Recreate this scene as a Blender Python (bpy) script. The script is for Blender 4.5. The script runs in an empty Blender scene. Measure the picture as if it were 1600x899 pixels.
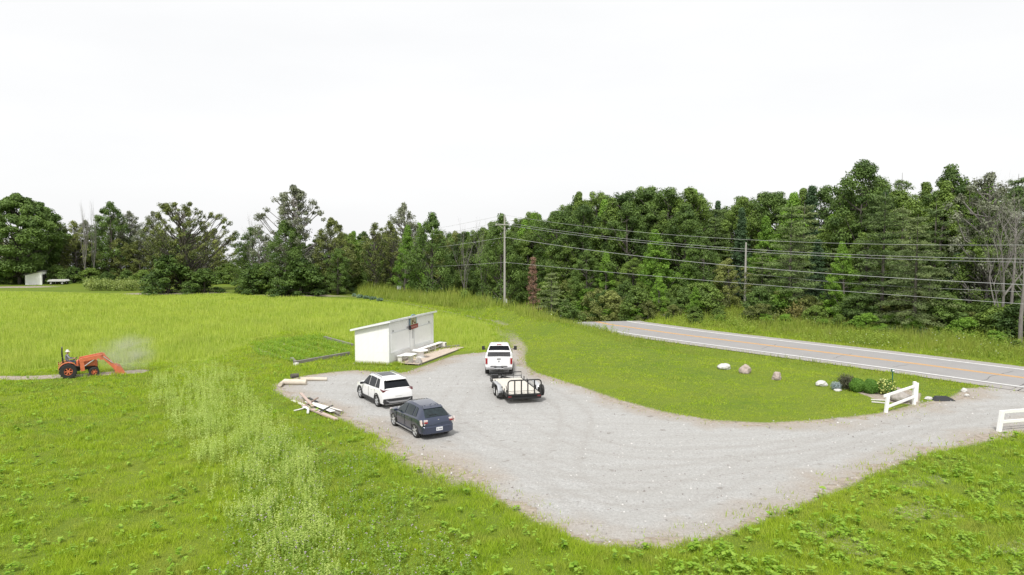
import bpy, bmesh, math, random
import numpy as np
from mathutils import Vector, Matrix, Euler

R = math.radians
random.seed(7)
rng = np.random.default_rng(11)
sc = bpy.context.scene
col = sc.collection

# ------------------------------------------------------------------ camera
CAM_H = 9.5
FPX = 1109.0                       # focal length in pixels of the 1600 px wide photograph
PITCH = math.atan((449.5 - 378.0) / FPX)
cam_data = bpy.data.cameras.new('camera')
cam = bpy.data.objects.new('camera', cam_data)
col.objects.link(cam)
cam.location = (0, 0, CAM_H)
cam.rotation_euler = (math.pi / 2 - PITCH, 0, 0)
cam_data.sensor_width = 36.0
cam_data.lens = 36.0 * FPX / 1600.0
cam_data.clip_start = 0.1
cam_data.clip_end = 6000.0
sc.camera = cam

# ------------------------------------------------------------------ sky, sun, exposure
SUN_EL, SUN_AZ = R(54), R(193)     # azimuth: clockwise from +Y, where the light comes from
world = bpy.data.worlds.new("World")
sc.world = world
world.use_nodes = True
wt = world.node_tree
wt.nodes.clear()
w_out = wt.nodes.new('ShaderNodeOutputWorld')
w_bg = wt.nodes.new('ShaderNodeBackground')
w_sky = wt.nodes.new('ShaderNodeTexSky')
w_sky.sky_type = 'NISHITA'
w_sky.sun_disc = False
w_sky.sun_elevation = SUN_EL
w_sky.sun_rotation = SUN_AZ
w_sky.air_density = 1.0
w_sky.dust_density = 3.0
w_hs = wt.nodes.new('ShaderNodeHueSaturation')
w_hs.inputs['Saturation'].default_value = 0.35
wt.links.new(w_sky.outputs[0], w_hs.inputs['Color'])
w_tc = wt.nodes.new('ShaderNodeTexCoord')
w_map = wt.nodes.new('ShaderNodeMapping')
w_map.inputs['Scale'].default_value = (1.2, 1.2, 5.0)
wt.links.new(w_tc.outputs['Generated'], w_map.inputs['Vector'])
w_n = wt.nodes.new('ShaderNodeTexNoise')
w_n.inputs['Scale'].default_value = 1.6
w_n.inputs['Detail'].default_value = 5
wt.links.new(w_map.outputs[0], w_n.inputs['Vector'])
w_cr = wt.nodes.new('ShaderNodeValToRGB')
w_cr.color_ramp.elements[0].position = 0.3
w_cr.color_ramp.elements[0].color = (7.3, 7.34, 7.4, 1)
w_cr.color_ramp.elements[1].position = 0.7
w_cr.color_ramp.elements[1].color = (7.9, 7.9, 7.9, 1)
wt.links.new(w_n.outputs['Fac'], w_cr.inputs['Fac'])
w_mix = wt.nodes.new('ShaderNodeMix')
w_mix.data_type = 'RGBA'
w_mix.inputs['Factor'].default_value = 0.9
wt.links.new(w_hs.outputs[0], w_mix.inputs['A'])
wt.links.new(w_cr.outputs[0], w_mix.inputs['B'])
wt.links.new(w_mix.outputs['Result'], w_bg.inputs['Color'])
w_bg.inputs['Strength'].default_value = 0.1
wt.links.new(w_bg.outputs[0], w_out.inputs['Surface'])

sun_data = bpy.data.lights.new('sun', 'SUN')
sun_data.energy = 2.6
sun_data.angle = R(9)
sun_data.color = (1.0, 0.97, 0.93)
sun = bpy.data.objects.new('sun', sun_data)
col.objects.link(sun)
sdir = Vector((math.sin(SUN_AZ) * math.cos(SUN_EL), math.cos(SUN_AZ) * math.cos(SUN_EL), math.sin(SUN_EL)))
sun.rotation_euler = sdir.to_track_quat('Z', 'Y').to_euler()

sc.view_settings.view_transform = 'Standard'
sc.view_settings.look = 'None'
sc.view_settings.gamma = 1.0
sc.view_settings.exposure = 0.46
sc.view_settings.use_curve_mapping = False
sc.cycles.volume_step_rate = 2.0
sc.cycles.max_bounces = 6
sc.cycles.transparent_max_bounces = 8


# ------------------------------------------------------------------ ground points
def ray(px, py):
    v = Vector(((px - 800.0) / FPX, 1.0, -(py - 449.5) / FPX))
    return Matrix.Rotation(-PITCH, 3, 'X') @ v


def gp(px, py, z=0.0):
    """the place on level z that shows at this spot of the photograph"""
    d = ray(px, py)
    t = (z - CAM_H) / d.z
    return Vector((d.x * t, d.y * t, z))


def at_depth(px, Y):
    """x of something standing Y metres ahead under this column"""
    return (px - 800.0) / FPX * Y * 1.0


def z_at(py, Y):
    """height of something Y metres ahead showing on this row"""
    d = ray(800, py)
    return CAM_H + d.z / d.y * Y


def smooth01(t):
    t = np.clip(t, 0, 1)
    return t * t * (3 - 2 * t)


def vnoise(x, y, s, seed=0):
    """cheap value noise, numpy"""
    x = np.asarray(x, float) / s + seed * 17.31
    y = np.asarray(y, float) / s - seed * 9.73
    xi, yi = np.floor(x), np.floor(y)
    fx, fy = x - xi, y - yi
    fx, fy = fx * fx * (3 - 2 * fx), fy * fy * (3 - 2 * fy)

    def h(a, b):
        v = np.sin(a * 127.1 + b * 311.7 + seed * 74.7) * 43758.5453
        return v - np.floor(v)
    return (h(xi, yi) * (1 - fx) + h(xi + 1, yi) * fx) * (1 - fy) + (h(xi, yi + 1) * (1 - fx) + h(xi + 1, yi + 1) * fx) * fy


def inside(poly, x, y):
    c = np.zeros(np.shape(x), bool)
    n = len(poly)
    for i in range(n):
        x0, y0 = poly[i]
        x1, y1 = poly[(i + 1) % n]
        k = ((y0 > y) != (y1 > y))
        with np.errstate(divide='ignore', invalid='ignore'):
            k &= x < (x1 - x0) * (y - y0) / (y1 - y0 + 1e-12) + x0
        c ^= k
    return c


def dist_line(pts, x, y, closed=False):
    d = np.full(np.shape(x), 1e9)
    n = len(pts)
    for i in range(n if closed else n - 1):
        x0, y0 = pts[i]
        x1, y1 = pts[(i + 1) % n]
        vx, vy = x1 - x0, y1 - y0
        t = np.clip(((x - x0) * vx + (y - y0) * vy) / (vx * vx + vy * vy + 1e-9), 0, 1)
        d = np.minimum(d, np.hypot(x - x0 - t * vx, y - y0 - t * vy))
    return d


def sd(poly, x, y):
    d = dist_line(poly, x, y, True)
    return np.where(inside(poly, x, y), d, -d)


def W(pix):
    return [(gp(a, b).x, gp(a, b).y) for a, b in pix]


LOT = W([(437, 601), (470, 590), (520, 583), (556, 580), (618, 585), (640, 583), (716, 556), (745, 553), (782, 549),
         (802, 545), (812, 556), (814, 571), (830, 583), (860, 592), (905, 607), (960, 626), (1030, 645), (1110, 659), (1200, 664),
         (1300, 658), (1380, 649), (1430, 637), (1500, 621), (1518, 609), (1560, 606), (1650, 612), (1760, 640),
         (1600, 672), (1560, 680), (1480, 697), (1400, 717), (1310, 755), (1220, 792), (1130, 827), (1030, 848), (930, 843),
         (850, 810), (790, 777), (740, 750), (690, 728), (640, 700), (600, 682), (550, 657), (515, 640), (470, 626), (440, 611)])
ROAD_C = W([(1700, 604), (1600, 591.5), (1397, 565), (1188, 539), (1064, 523.5), (986, 512.5), (940, 505)])
# carry the road on past both ends
d0 = Vector(ROAD_C[0]) - Vector(ROAD_C[1])
d0.normalize()
ROAD_C = [tuple(Vector(ROAD_C[0]) + d0 * 60), tuple(Vector(ROAD_C[0]) + d0 * 25)] + ROAD_C
ROAD_C += [(8.6, 92.0), (4.5, 103.0), (-4.0, 121.0), (-19.0, 147.0), (-38.0, 177.0), (-62.0, 212.0), (-95.0, 260.0)]


def catmull(P, n=10):
    P = [Vector(p) for p in P]
    Q = []
    for i in range(len(P) - 1):
        a = P[max(i - 1, 0)]; b = P[i]; c = P[i + 1]; d = P[min(i + 2, len(P) - 1)]
        for k in range(n):
            t = k / n
            Q.append(0.5 * ((2 * b) + (c - a) * t + (2 * a - 5 * b + 4 * c - d) * t * t + (3 * b - a - 3 * c + d) * t ** 3))
    Q.append(P[-1])
    return Q


ROAD = [tuple(p) for p in catmull(ROAD_C, 6)]
SHED_FOOT = W([(552, 571), (608, 573), (677, 548), (628, 545)])
DECK_FOOT = [(-8.9, 52.6), (-6.1, 51.6), (-3.2, 60.8), (-6.0, 61.7)]
TRACK1 = W([(805, 560), (812, 545), (803, 528), (790, 510), (775, 503), (740, 495), (700, 488), (640, 476), (570, 465), (500, 461)])
TRACK2 = W([(790, 548), (788, 530), (772, 508), (735, 498), (690, 493), (620, 478)])
DIRT_PATH = W([(-200, 598), (0, 591.5), (60, 590), (110, 588.5), (150, 585.5), (190, 583), (215, 581)])
TALL = W([(-300, 598), (0, 586), (95, 577), (190, 573), (262, 570), (330, 566), (375, 548), (395, 531), (455, 520), (505, 523), (540, 532), (552, 540),
          (640, 545), (692, 549), (755, 547), (778, 540), (783, 522), (765, 507), (730, 498), (690, 491), (640, 480), (560, 469), (470, 464), (330, 461),
          (200, 459), (0, 457), (-400, 455), (-700, 500)])
STRIP = W([(226, 600), (280, 580), (350, 575), (385, 596), (405, 640), (455, 680), (490, 720), (512, 760), (535, 830), (545, 980),
           (470, 960), (410, 880), (358, 812), (322, 765), (293, 720), (266, 690), (245, 655), (225, 622)])
PURPLE = W([(380, 700), (455, 672), (540, 720), (640, 790), (720, 860), (760, 980), (330, 980), (360, 830)])
BED = W([(383, 540), (500, 524), (551, 541), (549, 554), (460, 569), (400, 556)])
RIGHTWEED = W([(1000, 980), (1040, 870), (1180, 826), (1300, 770), (1400, 735), (1500, 712), (1800, 690), (2100, 800), (2000, 980)])
ISLE_BED = W([(1315, 603), (1340, 596), (1400, 604), (1440, 615), (1436, 634), (1400, 630), (1370, 626), (1335, 613)])


def road_drop(y):
    """the road sinks into a shallow cut where it bends away"""
    return -3.4 * smooth01((np.asarray(y, float) - 83) / 17)


def zg(x, y):
    """height of the ground"""
    x = np.asarray(x, float); y = np.asarray(y, float)
    far = -0.028 * np.maximum(y - 165, 0) * smooth01((y - 165) / 120) - 0.05 * np.maximum(y - 500, 0)
    w = smooth01((y - 70) / 40)
    und = (vnoise(x, y, 24, 3) - 0.5) * 0.5 * w
    near = (vnoise(x, y, 1.1, 5) - 0.5) * 0.07 + (vnoise(x, y, 6, 6) - 0.5) * 0.12
    dr = dist_line(ROAD, x, y)
    near = near * smooth01((-sd(LOT, x, y) - 0.9) / 2.5) * smooth01((dr - 5.5) / 3)
    und = und * smooth01((dr - 5.5) / 5)
    ditch = -0.25 * np.exp(-((dr - 8.0) / 1.6) ** 2) * smooth01((-sd(LOT, x, y) - 0.5) / 4.0)
    rx = np.interp(y, [p[1] for p in ROAD], [p[0] for p in ROAD])
    bank = 1.2 * smooth01((y - 63) / 10) * smooth01((125 - y) / 20) * np.exp(-((dr - 8.6) / 2.1) ** 2) * smooth01((dr - 5.3) / 1.5) * (x < rx)
    cut = bank + road_drop(y) * smooth01((9.5 - dr) / 3.8)
    return far + und * (1 - smooth01((9.5 - dr) / 3.8)) + near + ditch + cut


def zg1(x, y):
    return float(zg(np.array([x]), np.array([y]))[0])


# ------------------------------------------------------------------ mesh helpers
class MB:
    def __init__(s):
        s.v = []; s.f = []; s.mi = []; s.cur = 0

    def add(s, vs, fs):
        o = len(s.v)
        s.v += [tuple(v) for v in vs]
        s.f += [tuple(o + i for i in f) for f in fs]
        s.mi += [s.cur] * len(fs)
        return s

    def box(s, c, d, rot=None):
        c = Vector(c)
        vs = []
        for x in (-.5, .5):
            for y in (-.5, .5):
                for z in (-.5, .5):
                    v = Vector((x * d[0], y * d[1], z * d[2]))
                    if rot is not None:
                        v = rot @ v
                    vs.append(c + v)
        return s.add(vs, [(0, 1, 3, 2), (4, 6, 7, 5), (0, 4, 5, 1), (2, 3, 7, 6), (0, 2, 6, 4), (1, 5, 7, 3)])

    def bar(s, a, b, w, h=None, up=(0, 0, 1)):
        a = Vector(a); b = Vector(b); h = h or w
        x = (b - a).normalized()
        u = Vector(up)
        if abs(x.dot(u)) > .98:
            u = Vector((1, 0, 0))
        y = u.cross(x).normalized(); z = x.cross(y)
        vs = []
        for p in (a, b):
            for j, k in ((-1, -1), (1, -1), (1, 1), (-1, 1)):
                vs.append(p + y * j * w / 2 + z * k * h / 2)
        return s.add(vs, [(3, 2, 1, 0), (4, 5, 6, 7), (0, 1, 5, 4), (1, 2, 6, 5), (2, 3, 7, 6), (3, 0, 4, 7)])

    def tube(s, pts, rad, n=8, cap=True):
        pts = [Vector(p) for p in pts]
        if not hasattr(rad, '__len__'):
            rad = [rad] * len(pts)
        vs = []; fs = []
        ref = None
        for i, p in enumerate(pts):
            t = (pts[min(i + 1, len(pts) - 1)] - pts[max(i - 1, 0)]).normalized()
            if ref is None:
                ref = Vector((0, 0, 1)) if abs(t.z) < .9 else Vector((1, 0, 0))
            y = ref.cross(t)
            if y.length < 1e-4:
                y = Vector((0, 1, 0)).cross(t)
            y.normalize(); z = t.cross(y); pass
            for k in range(n):
                a = 2 * math.pi * k / n
                vs.append(p + (y * math.cos(a) + z * math.sin(a)) * rad[i])
        for i in range(len(pts) - 1):
            for k in range(n):
                fs.append((i * n + k, i * n + (k + 1) % n, (i + 1) * n + (k + 1) % n, (i + 1) * n + k))
        if cap:
            fs.append(tuple(range(n - 1, -1, -1)))
            fs.append(tuple((len(pts) - 1) * n + k for k in range(n)))
        return s.add(vs, fs)

    def lathe(s, prof, c=(0, 0, 0), axis='Z', n=24):
        """prof: (radius, height) along the axis, closed at the ends if radius 0"""
        c = Vector(c)
        vs = []; fs = []
        for r, h in prof:
            for k in range(n):
                a = 2 * math.pi * k / n
                if axis == 'Z':
                    v = (r * math.cos(a), r * math.sin(a), h)
                elif axis == 'Y':
                    v = (r * math.cos(a), h, r * math.sin(a))
                else:
                    v = (h, r * math.cos(a), r * math.sin(a))
                vs.append(c + Vector(v))
        for i in range(len(prof) - 1):
            for k in range(n):
                fs.append((i * n + k, i * n + (k + 1) % n, (i + 1) * n + (k + 1) % n, (i + 1) * n + k))
        return s.add(vs, fs)

    def prism(s, poly, origin, u, v, t):
        """flat outline poly (a, b) in the plane origin + a u + b v, thickness t along u x v"""
        o = Vector(origin); u = Vector(u); v = Vector(v); w = u.cross(v).normalized() * t
        n = len(poly)
        vs = [o + u * a + v * b for a, b in poly] + [o + u * a + v * b + w for a, b in poly]
        fs = [tuple(range(n - 1, -1, -1)), tuple(range(n, 2 * n))]
        for i in range(n):
            j = (i + 1) % n
            fs.append((i, j, n + j, n + i))
        return s.add(vs, fs)

    def build(s, name, mat, parent=None, loc=None, rotz=0, smooth=None, bevel=0):
        me = bpy.data.meshes.new(name)
        me.from_pydata(s.v, [], s.f)
        mats = mat if isinstance(mat, (list, tuple)) else [mat]
        for m in mats:
            me.materials.append(m)
        if len(mats) > 1:
            me.polygons.foreach_set('material_index', s.mi)
        bm = bmesh.new(); bm.from_mesh(me)
        bmesh.ops.recalc_face_normals(bm, faces=bm.faces)
        if smooth is not None:
            for f in bm.faces:
                f.smooth = True
            for e in bm.edges:
                if len(e.link_faces) == 2 and e.calc_face_angle(0) > R(smooth):
                    e.smooth = False
        bm.to_mesh(me); bm.free()
        o = bpy.data.objects.new(name, me)
        col.objects.link(o)
        if parent is not None:
            o.parent = parent
        if loc is not None:
            o.location = loc
        o.rotation_euler.z = rotz
        if bevel:
            b = o.modifiers.new('bevel', 'BEVEL'); b.width = bevel; b.segments = 2; b.limit_method = 'ANGLE'
        return o


def tag(o, label=None, cat=None, group=None, kind=None):
    if label: o['label'] = label
    if cat: o['category'] = cat
    if group: o['group'] = group
    if kind: o['kind'] = kind
    return o


def thing(name, label, cat, loc=(0, 0, 0), rotz=0, group=None):
    o = bpy.data.objects.new(name, None)
    o.empty_display_size = .3
    col.objects.link(o)
    o.location = loc
    o.rotation_euler = (0, 0, rotz)
    return tag(o, label, cat, group)


def np_mesh(name, verts, faces, mat, attrs=None, parent=None):
    """verts (N,3), faces (M,k) all the same k; attrs {name: (domain, array)}"""
    me = bpy.data.meshes.new(name)
    verts = np.ascontiguousarray(verts, dtype=np.float32)
    faces = np.ascontiguousarray(faces, dtype=np.int32)
    M, k = faces.shape
    me.vertices.add(len(verts)); me.vertices.foreach_set('co', verts.ravel())
    me.loops.add(M * k); me.loops.foreach_set('vertex_index', faces.ravel())
    me.polygons.add(M)
    me.polygons.foreach_set('loop_start', np.arange(0, M * k, k, dtype=np.int32))
    me.polygons.foreach_set('loop_total', np.full(M, k, dtype=np.int32))
    if attrs:
        for nme, (dom, arr) in attrs.items():
            a = me.attributes.new(nme, 'FLOAT', dom)
            a.data.foreach_set('value', np.ascontiguousarray(arr, dtype=np.float32))
    me.update(calc_edges=True)
    for m in (mat if isinstance(mat, (list, tuple)) else [mat]):
        me.materials.append(m)
    if name.startswith('_'):
        return me
    o = bpy.data.objects.new(name, me)
    col.objects.link(o)
    if parent is not None:
        o.parent = parent
    return o


# ------------------------------------------------------------------ materials
class NM:
    def __init__(s, name):
        s.m = bpy.data.materials.new(name)
        s.m.use_nodes = True
        s.t = s.m.node_tree
        s.b = s.t.nodes['Principled BSDF']
        s.out = s.t.nodes['Material Output']

    def n(s, typ, ins=None, **props):
        nd = s.t.nodes.new('ShaderNode' + typ)
        for k, v in props.items():
            setattr(nd, k, v)
        for k, v in (ins or {}).items():
            s.set(nd, k, v)
        return nd

    def set(s, nd, k, v):
        i = nd.inputs[k]
        if isinstance(v, bpy.types.NodeSocket):
            s.t.links.new(v, i)
        elif isinstance(v, (tuple, list)) and len(v) == 3 and i.type == 'RGBA':
            i.default_value = (*v, 1)
        else:
            i.default_value = v

    def pos(s):
        return s.n('NewGeometry').outputs['Position']

    def obj(s):
        return s.n('TexCoord').outputs['Object']

    def noise(s, vec, scale, detail=4, rough=.6, out='Fac'):
        return s.n('TexNoise', {'Vector': vec, 'Scale': scale, 'Detail': detail, 'Roughness': rough}).outputs[out]

    def ramp(s, fac, stops, interp='LINEAR'):
        r = s.n('ValToRGB', {'Fac': fac})
        cr = r.color_ramp; cr.interpolation = interp
        while len(cr.elements) < len(stops):
            cr.elements.new(0.5)
        for e, (p, c) in zip(cr.elements, stops):
            e.position = p
            e.color = (*c, 1) if hasattr(c, '__len__') else (c, c, c, 1)
        return r.outputs['Color']

    def mix(s, f, a, b, mode='MIX'):
        nd = s.n('Mix', data_type='RGBA', blend_type=mode)
        s.set(nd, 'Factor', f); s.set(nd, 'A', a); s.set(nd, 'B', b)
        return nd.outputs['Result']

    def math(s, op, a, b=0.0, clamp=False):
        nd = s.n('Math', operation=op); nd.use_clamp = clamp
        s.set(nd, 0, a); s.set(nd, 1, b)
        return nd.outputs[0]

    def attr(s, name):
        return s.n('Attribute', attribute_name=name).outputs['Fac']

    def bump(s, h, strength=.3, dist=.02):
        s.set(s.b, 'Normal', s.n('Bump', {'Height': h, 'Strength': strength, 'Distance': dist}).outputs[0])

    def base(s, c, rough=.8, metal=0, spec=.5):
        s.set(s.b, 'Base Color', c); s.set(s.b, 'Roughness', rough); s.set(s.b, 'Metallic', metal)
        s.b.inputs['Specular IOR Level'].default_value = spec
        return s.m


def plain(name, c, rough=.6, metal=0, var=.12, scale=6, spec=.5, coat=0, bump=0):
    """one colour with a little dirt and unevenness"""
    k = NM(name)
    nz = k.noise(k.obj(), scale, 5, .65)
    lo = tuple(x * (1 - var) for x in c); hi = tuple(min(1, x * (1 + var * .6)) for x in c)
    k.base(k.ramp(nz, [(.3, lo), (.7, hi)]), rough, metal, spec)
    if coat:
        k.b.inputs['Coat Weight'].default_value = coat
        k.b.inputs['Coat Roughness'].default_value = .06
    if bump:
        k.bump(nz, bump, .01)
    return k.m


def leafmat(name, dark, light, sat=1, rndobj=True, transl=.35, extra=None, rough=.55):
    """foliage: leaf colour varies from leaf clump to leaf clump and from plant to plant"""
    k = NM(name)
    v = k.attr('var')
    if rndobj:
        rd = k.n('ObjectInfo').outputs['Random']
        v2 = k.math('ADD', k.math('MULTIPLY', v, .6), k.math('MULTIPLY', rd, .4))
    else:
        v2 = v
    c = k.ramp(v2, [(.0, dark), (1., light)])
    if extra:
        c = k.mix(k.ramp(v, [(extra[0], 0.), (extra[0] + .02, 1.)]), c, extra[1])
    k.base(c, rough, 0, .3)
    tr = k.n('BsdfTranslucent', {'Color': k.mix(1., c, (1.0, 1.0, .55), 'MULTIPLY')})
    ms = k.n('MixShader', {0: transl, 1: k.b.outputs[0], 2: tr.outputs[0]})
    k.t.links.new(ms.outputs[0], k.out.inputs['Surface'])
    return k.m


M = {}
M['white'] = plain('white_paint', (.84, .84, .83), .6, var=.04, scale=3)
M['white_dirty'] = plain('weathered_white_paint', (.68, .66, .62), .75, var=.22, scale=5)
k = NM('painted_siding')
oc = k.obj()
wv_ = k.n('TexWave', {'Vector': oc, 'Scale': 1.6, 'Distortion': .15, 'Detail': 1}, wave_type='BANDS', bands_direction='DIAGONAL').outputs['Fac']
st_ = k.noise(k.n('Mapping', {'Vector': oc, 'Scale': (3, 3, .5)}).outputs[0], 1.2, 6, .7)
sc_ = k.ramp(st_, [(.35, (.84, .84, .83)), (.62, (.80, .80, .785)), (.8, (.68, .67, .63))])
sp_ = k.math('ADD', k.n('SeparateXYZ', {0: oc}).outputs[2], k.math('MULTIPLY', k.noise(oc, 5, 5, .7), -.45))
sc_ = k.mix(k.ramp(sp_, [(0., .55), (.12, 0.)]), sc_, (.42, .39, .32))
k.base(k.mix(k.ramp(wv_, [(.0, .18), (.06, 0.)]), sc_, (.5, .5, .5)), .65, 0, .3)
M['siding'] = k.m
M['tin'] = plain('roof_edge_white', (.74, .75, .76), .45, var=.05)
M['dark'] = plain('black_steel', (.012, .012, .013), .45, var=.3)
M['rubber'] = plain('tyre_rubber', (.028, .027, .026), .85, var=.25, scale=12)
M['void'] = plain('wheel_well_dark', (.008, .008, .008), .9)
M['alloy'] = plain('alloy_rim', (.58, .59, .60), .35, .5, var=.15)
M['rimwhite'] = plain('white_steel_rim', (.72, .72, .70), .5)
M['glass'] = plain('tinted_glass', (.008, .010, .013), .08, var=.2, spec=.22)
M['glass_cl'] = plain('window_glass', (.018, .028, .032), .08, var=.5, spec=.35)
M['plastic'] = plain('black_plastic', (.022, .022, .023), .6, var=.2)
M['silverpl'] = plain('silver_trim', (.30, .30, .31), .4, .3)
M['chrome'] = plain('chrome_bumper', (.62, .62, .63), .22, .85, var=.06)
M['tailred'] = plain('tail_lamp_red', (.28, .012, .015), .2, coat=.6, var=.2)
M['taildark'] = plain('smoked_tail_lamp', (.12, .012, .018), .2, coat=.6)
M['lampclear'] = plain('clear_lamp', (.62, .55, .52), .2, coat=.5)
M['plate'] = plain('number_plate', (.7, .71, .74), .5)
M['carwhite'] = plain('white_car_paint', (.80, .80, .80), .3, var=.02, coat=.8)
M['cardark'] = plain('slate_car_paint', (.032, .043, .082), .28, .4, var=.06, coat=1.0)
M['orange'] = plain('orange_tractor_paint', (.62, .165, .075), .5, var=.2, coat=.2)
M['galv'] = plain('galvanised_fender', (.55, .56, .57), .4, .5, var=.12)
M['skin'] = plain('skin', (.48, .27, .19), .6)
M['shirt'] = plain('grey_shirt', (.25, .26, .29), .9)
M['trouser'] = plain('blue_grey_trousers', (.07, .085, .12), .9)
M['seat'] = plain('black_seat', (.03, .03, .03), .6)
M['redboard'] = plain('red_painted_board', (.26, .035, .03), .6, var=.15)
M['wire'] = plain('aluminium_wire', (.42, .43, .43), .5, .2)
M['ceram'] = plain('grey_porcelain', (.5, .5, .5), .3)
M['greenstake'] = plain('green_post', (.02, .13, .09), .6)
M['blackplastic'] = plain('black_sheet', (.02, .022, .026), .5)
M['orange_amber'] = plain('amber_lamp', (.6, .2, .02), .3)


def wood(name, a, b, rough=.85, stretch=(1, 12, 12), scale=2.0):
    k = NM(name)
    mp = k.n('Mapping', {'Vector': k.obj(), 'Scale': stretch})
    nz = k.noise(mp.outputs[0], scale, 6, .7)
    k.base(k.ramp(nz, [(.25, a), (.75, b)]), rough)
    k.bump(nz, .4, .01)
    return k.m


M['pole'] = wood('weathered_grey_pole', (.26, .245, .22), (.46, .44, .41), stretch=(10, 10, .5))
M['timber'] = wood('weathered_timber', (.10, .095, .08), (.30, .28, .25))
M['plank'] = wood('brown_plank', (.16, .10, .075), (.36, .27, .22))
M['plank_pink'] = wood('pinkish_plank', (.36, .26, .22), (.58, .47, .42))
M['deck'] = wood('pale_deck_boards', (.42, .34, .27), (.62, .53, .45), stretch=(1, 8, 8))
M['trdeck'] = wood('pale_trailer_planks', (.50, .47, .41), (.68, .65, .58), stretch=(.8, 9, 9))
M['log'] = wood('bleached_log', (.42, .36, .28), (.70, .64, .55))
M['bark'] = wood('grey_brown_bark', (.045, .038, .03), (.15, .135, .115), stretch=(6, 6, 1))
M['bark_pale'] = wood('pale_dead_wood', (.11, .10, .09), (.27, .25, .235), stretch=(6, 6, 1))


def rockmat(name, c):
    k = NM(name)
    nz = k.noise(k.obj(), 5, 8, .7)
    k.base(k.ramp(nz, [(.3, tuple(x * .6 for x in c)), (.65, c), (.8, tuple(min(1, x * 1.25) for x in c))]), .9)
    k.bump(nz, .7, .05)
    return k.m


M['rock_w'] = rockmat('white_rock', (.66, .65, .62))
M['rock_p'] = rockmat('pinkish_rock', (.45, .37, .33))
M['rock_g'] = rockmat('grey_rock', (.40, .37, .34))
# ------------------------------------------------------------------ ground
def axis(segs):
    out = [segs[0][0]]
    for a, b, st in segs:
        n = max(1, int(round((b - a) / st)))
        out += [a + (b - a) * (i + 1) / n for i in range(n)]
    return np.array(out)


GY = axis([(-400, -60, 40), (-60, 12, 4), (12, 50, .3), (50, 110, .6), (110, 200, 2), (200, 500, 12), (500, 3000, 120)])
GX = axis([(-2500, -300, 150), (-300, -90, 8), (-90, -45, 1), (-45, 50, .35), (50, 100, 1), (100, 300, 10), (300, 2500, 150)])
gx, gy = np.meshgrid(GX, GY)
gz = zg(gx, gy)


def bed_row(x, y):
    return np.abs(((x * .77 + y * .64) / 1.5) % 1 - .5) < .36


def soil_mask(x, y):
    s = np.exp(-(np.maximum(dist_line(DIRT_PATH, x, y) - .35, 0) / .45) ** 2)
    s = np.maximum(s, .60 * np.exp(-(np.maximum(dist_line(TRACK1[:4], x, y) - .35, 0) / .75) ** 2)) * np.clip(1.25 - (y - 60) / 26, .3, 1)
    s = np.maximum(s, .5 * np.exp(-(np.maximum(dist_line(TRACK1[3:], x, y) - .25, 0) / .5) ** 2))
    s = np.maximum(s, .46 * np.exp(-(np.maximum(dist_line(TRACK2, x, y) - .2, 0) / .45) ** 2))
    dl = -sd(LOT, x, y)
    s = np.maximum(s, .72 * np.exp(-(np.maximum(dl, 0) / .7) ** 2))
    left_low = smooth01((2 - x) / 6) * smooth01((36 - y) / 4)
    s = np.maximum(s, left_low * .8 * np.exp(-(np.maximum(dl, 0) / 1.8) ** 2))
    # bare ground under the left tree clumps, by the far shed, the planted island
    for px, py, rx, ry, k in ((275, 459, 11, 4, .95), (470, 463, 12, 3, .7), (25, 450, 12, 4, .75), (392, 541, 1.3, .7, .5)):
        c = gp(px, py)
        s = np.maximum(s, k * np.exp(-(((x - c.x) / rx) ** 2 + ((y - c.y) / ry) ** 2) ** 1.5))
    s = np.maximum(s, .9 * smooth01(sd(ISLE_BED, x, y) / .5 + .5))
    s = np.maximum(s, np.where(bed_row(x, y), .25, .56) * smooth01(sd(BED, x, y) / .5 + .5))
    s = np.maximum(s, .45 * smooth01(sd(RIGHTWEED, x, y) / 2 + .3) * smooth01((vnoise(x, y, 1.6, 21) - .5) * 5))
    return s


soil = soil_mask(gx, gy)
dry = smooth01(sd(TALL, gx, gy) / 3 + .5)
dr_g = dist_line(ROAD, gx, gy)
lotd = sd(LOT, gx, gy)

k = NM('grass_ground')
p = k.pos()
n1 = k.noise(p, .12, 4); n2 = k.noise(p, 1.1, 5, .7); n3 = k.noise(p, 9, 5, .75)
g = k.mix(k.ramp(n1, [(.35, 0.), (.65, 1.)]), (.10, .17, .014), (.20, .25, .02))
g = k.mix(k.ramp(n2, [(.3, 0.), (.7, .8)]), g, (.17, .22, .028))
g = k.mix(k.ramp(n3, [(.35, .55), (.7, 0.)]), g, (.07, .11, .014))
g = k.mix(k.attr('tall'), g, k.mix(n2, (.19, .27, .03), (.30, .36, .05)))
so = k.ramp(k.noise(p, 3.5, 6, .7), [(.3, (.20, .17, .13)), (.55, (.36, .31, .26)), (.8, (.50, .45, .40))])
f = k.math('ADD', k.attr('soil'), k.math('MULTIPLY', k.math('SUBTRACT', n3, .5), .9))
g = k.mix(k.ramp(f, [(.42, 0.), (.62, 1.)]), g, so)
k.base(g, .95, 0, .2)
k.bump(n3, .6, .06)
M['ground'] = k.m

NX, NY = len(GX), len(GY)
idx = np.arange(NX * NY).reshape(NY, NX)
F = np.stack([idx[:-1, :-1], idx[:-1, 1:], idx[1:, 1:], idx[1:, :-1]], -1).reshape(-1, 4)
ground = np_mesh('ground', np.stack([gx, gy, gz], -1).reshape(-1, 3), F, M['ground'],
                 {'soil': ('POINT', soil.ravel()), 'tall': ('POINT', dry.ravel())})
tag(ground, kind='structure')
ground.data.polygons.foreach_set('use_smooth', np.ones(len(F), bool))

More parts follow.
